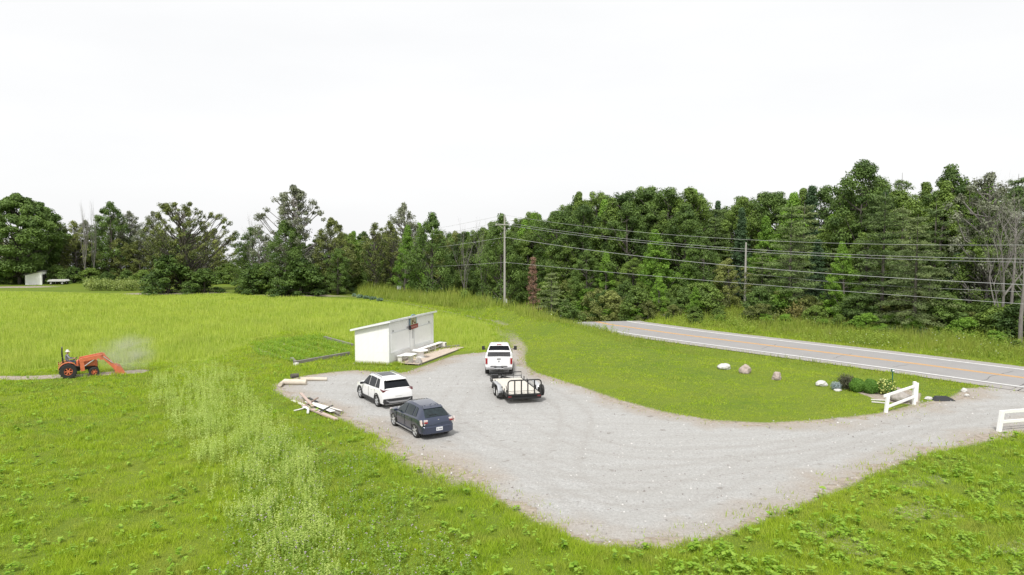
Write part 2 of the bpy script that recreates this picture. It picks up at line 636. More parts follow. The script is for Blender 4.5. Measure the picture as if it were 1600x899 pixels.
# ------------------------------------------------------------------ gravel lot
lx = np.arange(-22, 62, .16); ly = np.arange(18, 66, .16)
LX, LY = np.meshgrid(lx, ly)
LS = sd(LOT, LX, LY) + (vnoise(LX, LY, 1.3, 8) - .5) * .9 + (vnoise(LX, LY, .4, 9) - .5) * .5
idx = np.arange(LX.size).reshape(LX.shape)
F = np.stack([idx[:-1, :-1], idx[:-1, 1:], idx[1:, 1:], idx[1:, :-1]], -1).reshape(-1, 4)
keep = (LS.ravel()[F] > 0).all(1) & (dist_line(ROAD, LX, LY).ravel()[F] > 4.7).all(1)
F = F[keep]
used = np.unique(F); remap = np.zeros(LX.size, int); remap[used] = np.arange(len(used))
LZ = .005 + (.018 + (vnoise(LX, LY, 4, 12) - .5) * .03) * smooth01(LS / 2)
V = np.stack([LX, LY, LZ], -1).reshape(-1, 3)[used]
k = NM('gravel')
p = k.pos()
a = k.noise(p, .22, 4, .6); b = k.noise(p, 9, 6, .85)
vo = k.n('TexVoronoi', {'Vector': p, 'Scale': 24}, feature='F1').outputs['Color']
wav = k.n('MapRange', {'Value': k.noise(k.n('Mapping', {'Vector': p, 'Scale': (.25, 1.6, 1), 'Rotation': (0, 0, -.35)}).outputs[0], .8, 4, .55), 'From Min': .35, 'From Max': .65}).outputs[0]
c = k.ramp(b, [(.32, (.18, .18, .17)), (.5, (.36, .36, .348)), (.68, (.54, .54, .53))])
c = k.mix(.35, c, k.mix(vo, (.28, .275, .26), (.6, .59, .58)), 'MIX')
c = k.mix(k.math('MULTIPLY', wav, .5), c, (.33, .32, .30))
br = k.ramp(k.math('ADD', k.math('MULTIPLY', k.attr('edge'), .85), k.math('MULTIPLY', k.math('SUBTRACT', a, .5), 1.7)), [(.30, 0.), (.85, .85)])
c = k.mix(k.math('MULTIPLY', k.attr('lane'), .5), c, k.ramp(b, [(.35, (.25, .235, .215)), (.65, (.36, .345, .325))]))
c = k.mix(br, c, k.ramp(b, [(.3, (.24, .205, .17)), (.7, (.43, .385, .335))]))
pit = k.ramp(k.noise(p, 1.4, 3, .5), [(.66, 0.), (.72, .55)])
c = k.mix(pit, c, (.17, .15, .13))
# turning wheel marks swept over the middle of the lot
cen = k.n('VectorMath', {0: p, 1: (8.0, 48.0, 0)}, operation='DISTANCE').outputs['Value']
ringn = k.math('ADD', cen, k.math('MULTIPLY', a, 1.5))
rings = k.n('TexWave', {'Vector': k.n('CombineXYZ', {0: ringn}).outputs[0], 'Scale': .55, 'Distortion': 1.5, 'Detail': 3}).outputs['Fac']
c = k.mix(k.math('MULTIPLY', k.ramp(rings, [(.5, 0.), (.95, 1.)]), .07), c, (.24, .225, .2))
k.base(c, .95, 0, .2)
k.bump(b, .8, .03)
M['gravel'] = k.m
lane = np.zeros(len(used))
lx1, ly1 = LX.ravel()[used], LY.ravel()[used]
for cur, off in ((W([(1640, 650), (1400, 672), (1180, 705), (980, 706), (860, 668), (800, 625), (790, 590)]), 0), (W([(1640, 640), (1430, 664), (1200, 720), (960, 745), (800, 715), (720, 690), (690, 660), (720, 610)]), 3),
                 (W([(1560, 640), (1300, 690), (1050, 775), (900, 760), (760, 700), (650, 630), (560, 600)]), 5), (W([(1500, 640), (1250, 740), (1020, 815), (880, 740), (900, 650), (850, 610)]), 7)):
    dd = dist_line([tuple(q) for q in catmull(cur, 6)], lx1, ly1) + (vnoise(lx1, ly1, 3, 80 + off) - .5) * .25
    lane = np.maximum(lane, np.exp(-((dd - .8) / .2) ** 2) * (.45 + .55 * vnoise(lx1, ly1, 5, 90 + off)))
lot = np_mesh('gravel_lot', V, remap[F], M['gravel'], {'lane': ('POINT', lane), 'edge': ('POINT', np.clip(1 - LS.ravel()[used] / 2.6, 0, 1))})
tag(lot, kind='structure')


# ------------------------------------------------------------------ road
def strip(pts, off, w, z, name, mat, parent=None, dash=None):
    P = [Vector(p) for p in pts]
    vs = []; fs = []
    for i, p in enumerate(P):
        t = (P[min(i + 1, len(P) - 1)] - P[max(i - 1, 0)]).normalized()
        nrm = Vector((t.y, -t.x))
        for s in (-1, 1):
            q = p + nrm * (off + s * w / 2)
            vs.append((q.x, q.y, z + float(road_drop(p.y)) - 0.028 * max(q.y - 165, 0) * float(smooth01((q.y - 165) / 120))))
    for i in range(len(P) - 1):
        fs.append((2 * i, 2 * i + 1, 2 * i + 3, 2 * i + 2))
    m = MB(); m.add(vs, fs)
    return m.build(name, mat, parent)


RD = []
for i in range(len(ROAD) - 1):
    a = Vector(ROAD[i]); b = Vector(ROAD[i + 1]); n = max(1, int((b - a).length / 2))
    RD += [tuple(a.lerp(b, j / n)) for j in range(n)]
RD.append(ROAD[-1])
k = NM('asphalt')
p = k.pos()
a = k.noise(p, 30, 4, .8); b = k.noise(p, .5, 4)
c = k.ramp(a, [(.3, (.25, .245, .24)), (.7, (.36, .35, .345))])
c = k.mix(k.ramp(b, [(.4, 0.), (.7, .35)]), c, (.24, .23, .225))
k.base(c, .9, 0, .2); k.bump(a, .3, .01)
M['asphalt'] = k.m
k = NM('shoulder_gravel')
a = k.noise(k.pos(), 14, 5, .8)
k.base(k.ramp(a, [(.3, (.22, .205, .19)), (.7, (.42, .40, .38))]), .95); k.bump(a, .6, .02)
M['shoulder'] = k.m
M['line_w'] = plain('white_line_paint', (.72, .72, .70), .7, var=.15, scale=3)
M['line_y'] = plain('orange_line_paint', (.70, .36, .08), .7, var=.15, scale=3)
M['crack'] = plain('tar_crack', (.15, .145, .14), .8)
tag(strip(RD, 0, 10.6, .035, 'road_shoulder', M['shoulder']), kind='structure')
road = tag(strip(RD, 0, 8.2, .045, 'road', M['asphalt']), kind='structure')
strip(RD, 3.72, .24, .050, 'edge_line', M['line_w'], road)
strip(RD, -3.72, .24, .050, 'edge_line', M['line_w'], road)
strip(RD, .16, .17, .050, 'centre_line', M['line_y'], road)
strip(RD, -.16, .17, .050, 'centre_line', M['line_y'], road)
cm = MB()
for (a, b) in (((1395, 573), (1422, 570)), ((1530, 596), (1556, 586)), ((1557, 586), (1585, 580)), ((1300, 560), (1330, 553)), ((1190, 545), (1215, 538))):
    a = gp(*a, z=.0475); b = gp(*b, z=.0475)
    n = 7
    pts = [a.lerp(b, i / n) + Vector((random.uniform(-.12, .12), random.uniform(-.1, .1), 0)) for i in range(n + 1)]
    for i in range(n):
        u = (pts[i + 1] - pts[i]).normalized(); w = Vector((-u.y, u.x, 0)) * .035
        cm.add([pts[i] - w, pts[i] + w, pts[i + 1] + w, pts[i + 1] - w], [(0, 1, 2, 3)])
cm.build('tar_crack', M['crack'], road)

# loose stones
n = 5200
qx = rng.uniform(-20, 45, n * 3); qy = 19 + 45 * rng.random(n * 3) ** 1.4
q = (sd(LOT, qx, qy) > -.6); qx, qy = qx[q][:n], qy[q][:n]
n = len(qx)
rs = .012 + .05 * rng.random(n) ** 3
base = np.array([[1, 0, -.2], [-.5, .85, -.2], [-.6, -.8, -.2], [.1, .1, .75]])
th = rng.uniform(0, 6.28, n); c_, s_ = np.cos(th), np.sin(th)
V = np.empty((n, 4, 3))
for j in range(4):
    b = base[j] * (1 + rng.normal(0, .25, (n, 3)))
    V[:, j, 0] = qx + (b[:, 0] * c_ - b[:, 1] * s_) * rs
    V[:, j, 1] = qy + (b[:, 0] * s_ + b[:, 1] * c_) * rs
    V[:, j, 2] = .03 + b[:, 2] * rs
F = (np.array([[0, 1, 3], [1, 2, 3], [2, 0, 3]])[None] + np.arange(n)[:, None, None] * 4).reshape(-1, 3)
k = NM('loose_stone')
k.base(k.ramp(k.attr('var'), [(0., (.17, .15, .14)), (.4, (.36, .34, .32)), (1., (.62, .61, .59))]), .9)
tag(np_mesh('loose_stones', V.reshape(-1, 3), F, k.m, {'var': ('FACE', np.repeat(rng.random(n), 3))}), 'small loose stones strewn over the gravel lot', 'stones', kind='stuff')

# ------------------------------------------------------------------ grass and weeds (uncountable ground cover)
HALF = 800 / FPX


def scatter(n, y0, y1, power=1.0, margin=4, xlim=None):
    """points on the ground, thinning out with distance"""
    u = rng.random(n)
    if power == 1.0:
        y = y0 * (y1 / y0) ** u
    else:
        q = 1 - power
        y = (y0 ** q + u * (y1 ** q - y0 ** q)) ** (1 / q)
    hw = y * HALF * 1.04 + margin + 5
    x = rng.uniform(-1, 1, n) * hw
    return x, y


def blades(x, y, h, w, lean, var, name, mat, label_kind=True, bend=0.5):
    n = len(x)
    z = zg(x, y)
    a = rng.uniform(0, 2 * np.pi, n); b = rng.uniform(0, 2 * np.pi, n)
    dx, dy = np.cos(a) * w / 2, np.sin(a) * w / 2
    lx_, ly_ = np.cos(b) * lean * h, np.sin(b) * lean * h
    V = np.empty((n, 3, 3))
    V[:, 0] = np.stack([x - dx, y - dy, z - .02], -1)
    V[:, 1] = np.stack([x + dx, y + dy, z - .02], -1)
    V[:, 2] = np.stack([x + lx_, y + ly_, z + h], -1)
    F = np.arange(n * 3).reshape(n, 3)
    o = np_mesh(name, V.reshape(-1, 3), F, mat, {'var': ('FACE', var)})
    return o


def rhombi(c, d, nrm, L, Wd):
    """leaf shapes: centre c, long axis d, roughly facing nrm; returns verts (N,4,3)"""
    d = d / np.linalg.norm(d, axis=1, keepdims=True)
    s = np.cross(d, nrm); s /= np.linalg.norm(s, axis=1, keepdims=True) + 1e-9
    V = np.empty((len(c), 4, 3))
    V[:, 0] = c - d * L[:, None] / 2
    V[:, 1] = c + s * Wd[:, None] / 2 - d * L[:, None] * .08
    V[:, 2] = c + d * L[:, None] / 2
    V[:, 3] = c - s * Wd[:, None] / 2 - d * L[:, None] * .08
    return V


def rsphere(n):
    v = rng.normal(size=(n, 3))
    return v / np.linalg.norm(v, axis=1, keepdims=True)


def weeds(x, y, H, nl, L, name, mat, var0=None, top=None, wide=.5, spread=.12):
    """upright leafy weeds: leaves in steps up an unseen-thin stem plus the stem itself"""
    n = len(x); z = zg(x, y)
    lean = rng.normal(0, .12, (n, 2)) * H[:, None]
    t = (np.arange(nl)[None, :] + rng.random((n, nl))) / nl
    t = .12 + t * .88
    az = rng.uniform(0, 2 * np.pi, (n, nl))
    r = spread * (1.25 - t) * rng.uniform(.5, 1.3, (n, nl)) * (H[:, None] / .8)
    cx = x[:, None] + lean[:, :1] * t + np.cos(az) * r
    cy = y[:, None] + lean[:, 1:] * t + np.sin(az) * r
    cz = z[:, None] + H[:, None] * t
    C = np.stack([cx, cy, cz], -1).reshape(-1, 3)
    D = np.stack([np.cos(az), np.sin(az), rng.uniform(-.5, .6, (n, nl))], -1).reshape(-1, 3)
    N_ = np.tile([0, 0, 1.], (n * nl, 1)) + rng.normal(0, .35, (n * nl, 3))
    LL = (L * rng.uniform(.6, 1.3, (n, nl)) * (1.2 - .5 * t)).ravel()
    V = rhombi(C, D, N_, LL, LL * wide)
    v0 = rng.random(n) if var0 is None else var0
    var = np.clip(v0[:, None] * .6 + t * .35 + rng.uniform(-.1, .15, (n, nl)), 0, .93).ravel()
    if top is not None:
        tp = (t > .9) & (rng.random((n, nl)) < top)
        var = np.where(tp.ravel(), 1.0, var)
    # stems as thin upright slivers
    S = np.empty((n, 4, 3))
    a = rng.uniform(0, np.pi, n)
    sx, sy = np.cos(a) * .008, np.sin(a) * .008
    S[:, 0] = np.stack([x - sx, y - sy, z - .02], -1)
    S[:, 1] = np.stack([x + sx, y + sy, z - .02], -1)
    S[:, 2] = np.stack([x + lean[:, 0] + sx * .5, y + lean[:, 1] + sy * .5, z + H], -1)
    S[:, 3] = np.stack([x + lean[:, 0] - sx * .5, y + lean[:, 1] - sy * .5, z + H], -1)
    V = np.concatenate([V, S]); var = np.concatenate([var, np.full(n, .15)])
    F = np.arange(len(V) * 4).reshape(-1, 4)
    return np_mesh(name, V.reshape(-1, 3), F, mat, {'var': ('FACE', var)})


def flat_weeds(x, y, H, name, mat, L=.16, nl=7):
    """broad-leaved rosettes"""
    n = len(x); z = zg(x, y)
    az = rng.uniform(0, 2 * np.pi, (n, nl))
    r = L * rng.uniform(.3, .75, (n, nl))
    cz = z[:, None] + H[:, None] * rng.uniform(.45, 1, (n, nl))
    C = np.stack([x[:, None] + np.cos(az) * r, y[:, None] + np.sin(az) * r, cz], -1).reshape(-1, 3)
    D = np.stack([np.cos(az), np.sin(az), rng.uniform(-.4, .35, (n, nl))], -1).reshape(-1, 3)
    N_ = np.tile([0, 0, 1.], (n * nl, 1)) + rng.normal(0, .25, (n * nl, 3))
    LL = (L * rng.uniform(.6, 1.4, (n, nl)) * (.55 + 1.1 * rng.random(n) ** 2)[:, None]).ravel()
    V = rhombi(C, D, N_, LL, LL * .6)
    var = np.clip(rng.random(n)[:, None] * .7 + rng.uniform(0, .3, (n, nl)), 0, .93).ravel()
    F = np.arange(len(V) * 4).reshape(-1, 4)
    return np_mesh(name, V.reshape(-1, 3), F, mat, {'var': ('FACE', var)})


def grassmat(name, a, b, c, big=.12, flower=None, fa=.97, transl=.35, dry=0):
    """blade colour drifts over metres of meadow and from blade to blade"""
    k = NM(name)
    p = k.pos()
    n1 = k.ramp(k.noise(p, big, 4), [(.33, 0.), (.67, 1.)])
    n2 = k.ramp(k.noise(p, big * 7, 4), [(.35, 0.), (.65, 1.)])
    v = k.attr('var')
    g = k.mix(k.math('ADD', k.math('MULTIPLY', n1, .6), k.math('MULTIPLY', n2, .4)), a, b)
    g = k.mix(k.math('MULTIPLY', v, .75), g, c)
    if dry:
        n3 = k.ramp(k.noise(p, .42, 7, .72), [(.47, 0.), (.62, 1.)])
        g = k.mix(k.math('MULTIPLY', n3, dry), g, (.38, .36, .13))
        n4 = k.ramp(k.noise(p, 1.7, 4, .6), [(.30, 1.), (.46, 0.)])
        g = k.mix(k.math('MULTIPLY', n4, .5), g, (.12, .25, .015))
    if flower:
        g = k.mix(k.ramp(v, [(fa, 0.), (fa + .01, 1.)]), g, flower)
    k.base(g, .6, 0, .25)
    tr = k.n('BsdfTranslucent', {'Color': g})
    ms = k.n('MixShader', {0: transl, 1: k.b.outputs[0], 2: tr.outputs[0]})
    k.t.links.new(ms.outputs[0], k.out.inputs['Surface'])
    return k.m


def zones(x, y):
    """what grows here"""
    z = {}
    z['lot'] = sd(LOT, x, y) + (vnoise(x, y, .8, 8) - .5) * .9
    z['road'] = dist_line(ROAD, x, y)
    z['soil'] = soil_mask(x, y)
    z['tall'] = sd(TALL, x, y) + (vnoise(x, y, 3, 31) - .5) * 1.6
    z['strip'] = sd(STRIP, x, y) + (vnoise(x, y, 1.5, 32) - .5) * .9
    z['shed'] = sd(SHED_FOOT, x, y)
    z['free'] = (z['lot'] < -.05) & (z['road'] > 5.1) & (z['shed'] < .05) & (sd(DECK_FOOT, x, y) < .03)
    return z


M['blade'] = grassmat('meadow_grass', (.245, .41, .016), (.43, .55, .026), (.52, .62, .08), transl=.45, dry=.42)
M['blade_tall'] = grassmat('tall_crop', (.28, .42, .03), (.49, .59, .065), (.68, .74, .22), .16, transl=.45, dry=.22)
M['blade_verge'] = grassmat('verge_grass', (.17, .28, .025), (.33, .39, .04), (.47, .50, .14), .2, transl=.4, dry=.4)
M['weed'] = grassmat('light_green_weeds', (.36, .51, .07), (.51, .63, .13), (.69, .77, .32), .3, transl=.45)
M['weed_purple'] = grassmat('flowering_weeds', (.19, .34, .03), (.28, .41, .05), (.36, .48, .12), .3, (.52, .42, .52), .95, transl=.45)
M['broad'] = grassmat('broad_leaves', (.19, .37, .02), (.29, .47, .035), (.42, .58, .10), .5, transl=.4)

# short grass everywhere that is not gravel, road or tall crop
x, y = scatter(1050000, 17.5, 118, 1.35)
z = zones(x, y)
bare = rng.random(len(x)) < np.clip((z['soil'] - .33) * 2.2, 0, .97)
creep = (z['lot'] < .9) & (z['road'] > 5.1) & (z['shed'] < .05) & (sd(DECK_FOOT, x, y) < .03) & (rng.random(len(x)) < .10) & (vnoise(x, y, .5, 47) > .45)
k_ = (z['free'] | creep) & (z['tall'] < .3) & (~bare | (creep & (rng.random(len(x)) < .5)))
x, y = x[k_], y[k_]
mown = smooth01((sd(W([(770, 480), (800, 500), (1000, 520), (1250, 560), (1530, 612), (1430, 640), (1250, 668), (1100, 662), (900, 610), (800, 560)]), x, y) + 1) / 2)
patch = np.clip(vnoise(x, y, 2.2, 41) * .5 + 1.1 * (vnoise(x, y, .55, 42) - .25), 0, 1.2)
h = (.045 + .19 * patch ** 1.5) * (1 - .6 * mown) * rng.uniform(.5, 1.35, len(x)) * np.clip(1 + (y - 45) / 60, 1, 1.6)
h *= 1 - .45 * smooth01((y - 95) / 10)
w = .022 + .0011 * np.maximum(y - 20, 0)
o = blades(x, y, h, w * rng.uniform(.7, 1.3, len(x)), rng.uniform(.2, .9, len(x)), np.clip(rng.beta(1.6, 2.6, len(x)) * (1 + .45 * mown), 0, 1), 'meadow_grass', M['blade'])
tag(o, 'short green meadow grass and lawn round the gravel lot', 'grass', kind='stuff')

# the tall yellow green crop beyond the tractor
x, y = scatter(520000, 46, 135, 1.2, 10)
z = zones(x, y)
k_ = z['free'] & (z['tall'] > 0) & (rng.random(len(x)) > z['soil'] * 1.3) & (z['soil'] < .5)
k_ &= rng.random(len(x)) < (.45 + .55 * smooth01((vnoise(x, y, 1.2, 44) - .25) * 3))
x, y = x[k_], y[k_]
inn = smooth01(sd(TALL, x, y) / 2)
h = (.22 + .55 * inn * (.25 + .5 * vnoise(x, y, 4, 43) + .8 * vnoise(x, y, .9, 48) ** 1.5)) * rng.uniform(.6, 1.25, len(x))
h *= 1 - .5 * smooth01((y - 100) / 20)
o = blades(x, y, h, (.045 + .0009 * (y - 50)) * rng.uniform(.6, 1.5, len(x)), rng.uniform(.05, .32, len(x)),
           rng.beta(1.5, 2.2, len(x)), 'tall_crop', M['blade_tall'])
tag(o, 'tall yellow green crop filling the field behind the tractor and shed', 'crop', kind='stuff')

# pale weeds in the strip between the mown field and the lot
x, y = scatter(85000, 17.5, 60, 1.0)
z = zones(x, y)
k_ = z['free'] & (z['strip'] > 0) & (z['soil'] < .5) & (rng.random(len(x)) < (.12 + .88 * smooth01((vnoise(x, y, 1.0, 51) - .35) * 3)) * smooth01(z['strip'] / .7 + .3))
x, y = x[k_], y[k_]
H = (.7 + .55 * vnoise(x, y, 2.5, 52)) * rng.uniform(.55, 1.2, len(x)) * (.7 + .3 * smooth01(z['strip'][k_] / .6)) * (.6 + .4 * smooth01((y - 24) / 8))
tag(weeds(x, y, H, 17, .085, 'tall_weeds', M['weed'], wide=.5, spread=.085), 'strip of tall pale green weeds left of the gravel lot', 'weeds', kind='stuff')

# purple flowered weeds
x, y = scatter(34000, 17.5, 42, 1.0)
z = zones(x, y)
pz = sd(PURPLE, x, y) + (vnoise(x, y, 2, 55) - .5) * 3
k_ = z['free'] & (pz > 0) & (rng.random(len(x)) < .5) & (z['soil'] < .4)
x, y = x[k_], y[k_]
H = rng.uniform(.3, .75, len(x))
tag(weeds(x, y, H, 11, .085, 'flowering_weeds', M['weed_purple'], top=.8, wide=.6), 'weeds with small purple flower heads at the bottom of the field', 'weeds', kind='stuff')

# broad leaved weeds all over the near field, most on the right
x, y = scatter(30000, 17.5, 62, 1.1)
z = zones(x, y)
rw = smooth01(sd(RIGHTWEED, x, y) / 2 + .5)
lf = (x < 0)
pr = np.where(lf, .10 + .16 * smooth01((vnoise(x, y, 2, 61) - .45) * 3), .10 + .38 * rw * (.25 + smooth01((vnoise(x, y, 1.6, 62) - .4) * 3)))
k_ = z['free'] & (z['tall'] < 0) & (z['strip'] < 0) & (rng.random(len(x)) < pr) & (z['soil'] < .6)
k_ &= ~((x > 1) & (y > 36))
x, y = x[k_], y[k_]
tag(flat_weeds(x, y, rng.uniform(.12, .38, len(x)), 'broad_leaved_weeds', M['broad'], .13, 9), 'scattered broad leaved weeds in the near grass', 'weeds', kind='stuff')

# rough verges along the road and up to the wood
x, y = scatter(420000, 40, 170, 1.0, 12)
z = zones(x, y)
# side of the road
side = np.zeros(len(x))
RP = np.array(RD)
best = np.full(len(x), 1e9)
for i in range(0, len(RP) - 1, 3):
    ax, ay = RP[i]; bx, by = RP[min(i + 3, len(RP) - 1)]
    mx, my = (ax + bx) / 2, (ay + by) / 2
    dd = np.hypot(x - mx, y - my)
    s_ = (bx - ax) * (y - ay) - (by - ay) * (x - ax)
    side = np.where(dd < best, s_, side); best = np.minimum(best, dd)
# s_ < 0: right of the line as it runs away from the camera = the wood side
LAWN_EDGE = W([(560, 463), (640, 473), (740, 487), (800, 492), (880, 497), (925, 506), (1000, 522), (1100, 545), (1250, 568), (1400, 591), (1500, 607), (1515, 604), (1400, 583), (1250, 556), (1100, 530), (1000, 506), (960, 495), (900, 470), (560, 452)])
near_verge = sd(LAWN_EDGE, x, y)
wood = (side < 0)
k_ = z['free'] & ((wood & (z['road'] > 5.6)) | (~wood & ((near_verge > -.1) | ((y > 60) & (z['road'] < 9.5)))))
x, y = x[k_], y[k_]; wd = wood[k_]; rdist = z['road'][k_]
nv = near_verge[k_]
h = np.where(wd, .25 + .5 * smooth01((rdist - 7) / 5), .25 + .55 * smooth01((y - 72) / 10) + .2 * smooth01(nv / 2)) * rng.uniform(.5, 1.3, len(x))
h *= .4 + .8 * vnoise(x, y, 2.2, 71) + .7 * vnoise(x, y, .8, 74)
h = np.where(~wd & (y > 80), h * 1.35, h)
h = np.where(~wd & (y > 64) & (y <= 80) & (rdist < 10), .3 + .5 * vnoise(x, y, 1.0, 77) * smooth01((y - 64) / 5), h)
h = np.where(~wd & (y < 72), h * .6, h)
fl = rng.random(len(x)) < .02 * smooth01((vnoise(x, y, 5, 72) - .4) * 4)
v = rng.beta(1.6, 2.4, len(x)) * .9
o = blades(x, y, h, (.03 + .0008 * (y - 40)) * rng.uniform(.7, 1.4, len(x)), rng.uniform(.1, .5, len(x)), v, 'verge_grass', M['blade_verge'])
tag(o, 'rough tall grass on the verges between the road and the wood', 'grass', kind='stuff')

# leafy weeds among the verge grass by the wood
wx, wy = scatter(60000, 45, 125, 1.2, 10)
zz = zones(wx, wy)
bst = np.full(len(wx), 1e9); sde = np.zeros(len(wx))
for i in range(0, len(RP) - 1, 3):
    ax, ay = RP[i]; bx, by = RP[min(i + 3, len(RP) - 1)]
    dd = np.hypot(wx - (ax + bx) / 2, wy - (ay + by) / 2)
    s_ = (bx - ax) * (wy - ay) - (by - ay) * (wx - ax)
    sde = np.where(dd < bst, s_, sde); bst = np.minimum(bst, dd)
ok_ = zz['free'] & (((sde < 0) & (zz['road'] > 7.5) & (zz['road'] < 22)) | ((sde >= 0) & (wy > 82) & (zz['tall'] < -1) & (sd(LAWN_EDGE, wx, wy) > .3)) | ((sde >= 0) & (wy > 71) & (zz['road'] < 7.6)))
ok_ &= rng.random(len(wx)) < .15 + .85 * smooth01((vnoise(wx, wy, 2.4, 75) - .42) * 5)
wx, wy = wx[ok_], wy[ok_]
M['weed_verge'] = grassmat('verge_weeds', (.17, .30, .03), (.30, .41, .04), (.44, .53, .12), .25, transl=.4)
tag(weeds(wx, wy, (.5 + .9 * vnoise(wx, wy, 2.4, 76)) * rng.uniform(.5, 1.2, len(wx)), 11, .2, 'verge_weeds', M['weed_verge'], wide=.5, spread=.22), 'leafy weeds growing between the road and the foot of the wood', 'weeds', kind='stuff')

# white wild flowers on the verge, as small flat heads
nfl = 900
i_ = rng.choice(len(x), nfl * 4)
i_ = i_[(rng.random(len(i_)) < smooth01((vnoise(x[i_], y[i_], 6, 73) - .35) * 3))][:nfl]
fx, fy = x[i_], y[i_]; n = len(fx)
C = np.stack([fx, fy, zg(fx, fy) + h[i_] * .9 + .12], -1)
D = np.stack([np.cos(np.arange(n)), np.sin(np.arange(n)), np.zeros(n)], -1)
V = rhombi(C, D, np.tile([0, -.5, 1.], (n, 1)), rng.uniform(.05, .12, n), rng.uniform(.05, .12, n))
M['flower'] = plain('white_flower', (.7, .7, .66), .8)
# each head on its own thin stalk
S = np.empty((n, 4, 3))
for j, (sx, dz) in enumerate(((-.006, -1), (.006, -1), (.006, 0), (-.006, 0))):
    S[:, j] = np.stack([fx + sx, fy, np.where(dz < 0, zg(fx, fy), C[:, 2])], -1)
o = np_mesh('wild_flowers', np.concatenate([V, S]).reshape(-1, 3), np.arange(len(V) * 8).reshape(-1, 4), [M['flower'], M['blade_verge']])
mi = np.zeros(len(o.data.polygons), np.int32); mi[n:] = 1
o.data.polygons.foreach_set('material_index', mi)
tag(o, 'small white wild flowers dotted over the road verges', 'flowers', kind='stuff')
# ------------------------------------------------------------------ trees
M['leaf_deep'] = leafmat('deep_green_leaves', (0.040, 0.082, 0.019), (0.186, 0.287, 0.063), transl=.25)
M['leaf_mid'] = leafmat('mid_green_leaves', (0.058, 0.108, 0.022), (0.258, 0.371, 0.075), transl=.3)
M['leaf_light'] = leafmat('light_green_leaves', (0.083, 0.172, 0.022), (0.346, 0.566, 0.084), transl=.35)
M['leaf_olive'] = leafmat('olive_leaves', (0.075, 0.102, 0.028), (0.335, 0.377, 0.105), transl=.25)
M['leaf_grey'] = leafmat('grey_green_leaves', (0.127, 0.144, 0.094), (0.321, 0.347, 0.229), transl=.2)
M['needle'] = leafmat('pine_needles', (0.048, 0.088, 0.028), (0.231, 0.324, 0.100), transl=.12)
M['needle_pale'] = leafmat('pale_pine_needles', (0.067, 0.106, 0.034), (0.295, 0.365, 0.140), transl=.12)
M['needle_dark'] = leafmat('spruce_needles', (0.024, 0.054, 0.024), (0.115, 0.199, 0.084), transl=.08)
M['needle_dead'] = leafmat('rusty_dead_needles', (0.12, 0.065, 0.045), (0.33, 0.20, 0.14), transl=.1)
M['hedge_ball'] = leafmat('clipped_bush_leaves', (0.05, 0.14, 0.02), (0.19, 0.36, 0.05), transl=.15)
M['leaf_purple'] = leafmat('purple_brown_leaves', (0.052, 0.044, 0.035), (0.175, 0.193, 0.105), transl=.2)
M['leaf_blue'] = leafmat('blue_grey_leaves', (0.182, 0.234, 0.247), (0.442, 0.520, 0.546), transl=.1)
M['hydrangea'] = leafmat('pale_yellow_flower_heads', (0.078, 0.169, 0.026), (0.143, 0.260, 0.039), transl=.3, extra=(.6, (0.70, 0.74, 0.26)))
M['crop_leaf'] = leafmat('row_crop_leaves', (0.16, 0.23, 0.05), (0.40, 0.47, 0.15), transl=.3)
M['bluegreen'] = leafmat('cabbage_leaves', (0.091, 0.156, 0.091), (0.247, 0.351, 0.234), transl=.2)
M['sumac'] = leafmat('sumac_leaves', (0.14, 0.16, 0.05), (0.40, 0.33, 0.11), transl=.3)


def clump(c, rad, n, L, wd=.6, flat=.7, needle=False, v0=.5):
    """n leaf faces round centre c; returns verts, var"""
    u = rsphere(n)
    rr = rad * (rng.random(n) ** .45)
    P = c + u * rr[:, None] * np.array([1, 1, flat])
    nrm = u * .8 + np.array([0, 0, .7]) + rng.normal(0, .45, (n, 3))
    d = rsphere(n) if not needle else u * np.array([1, 1, .35]) + rng.normal(0, .25, (n, 3)) + np.array([0, 0, .12])
    d = d - nrm * (np.sum(d * nrm, 1) / np.sum(nrm * nrm, 1))[:, None] * .8
    LL = L * rng.uniform(.6, 1.35, n)
    V = rhombi(P, d, nrm, LL, LL * wd)
    var = np.clip(v0 + rng.normal(0, .13, n), 0, 1)
    return V, var


def finish(name, Vs, vs, br, leaf, bark):
    V = np.concatenate(Vs); var = np.concatenate(vs)
    crown = np_mesh('_crown_' + name, V.reshape(-1, 3), np.arange(len(V) * 4).reshape(-1, 4), M[leaf], {'var': ('FACE', var)})
    me = bpy.data.meshes.new('_trunk_' + name)
    me.from_pydata(br.v, [], br.f); me.materials.append(M[bark])
    me.polygons.foreach_set('use_smooth', [True] * len(me.polygons)); me.update()
    return crown, me


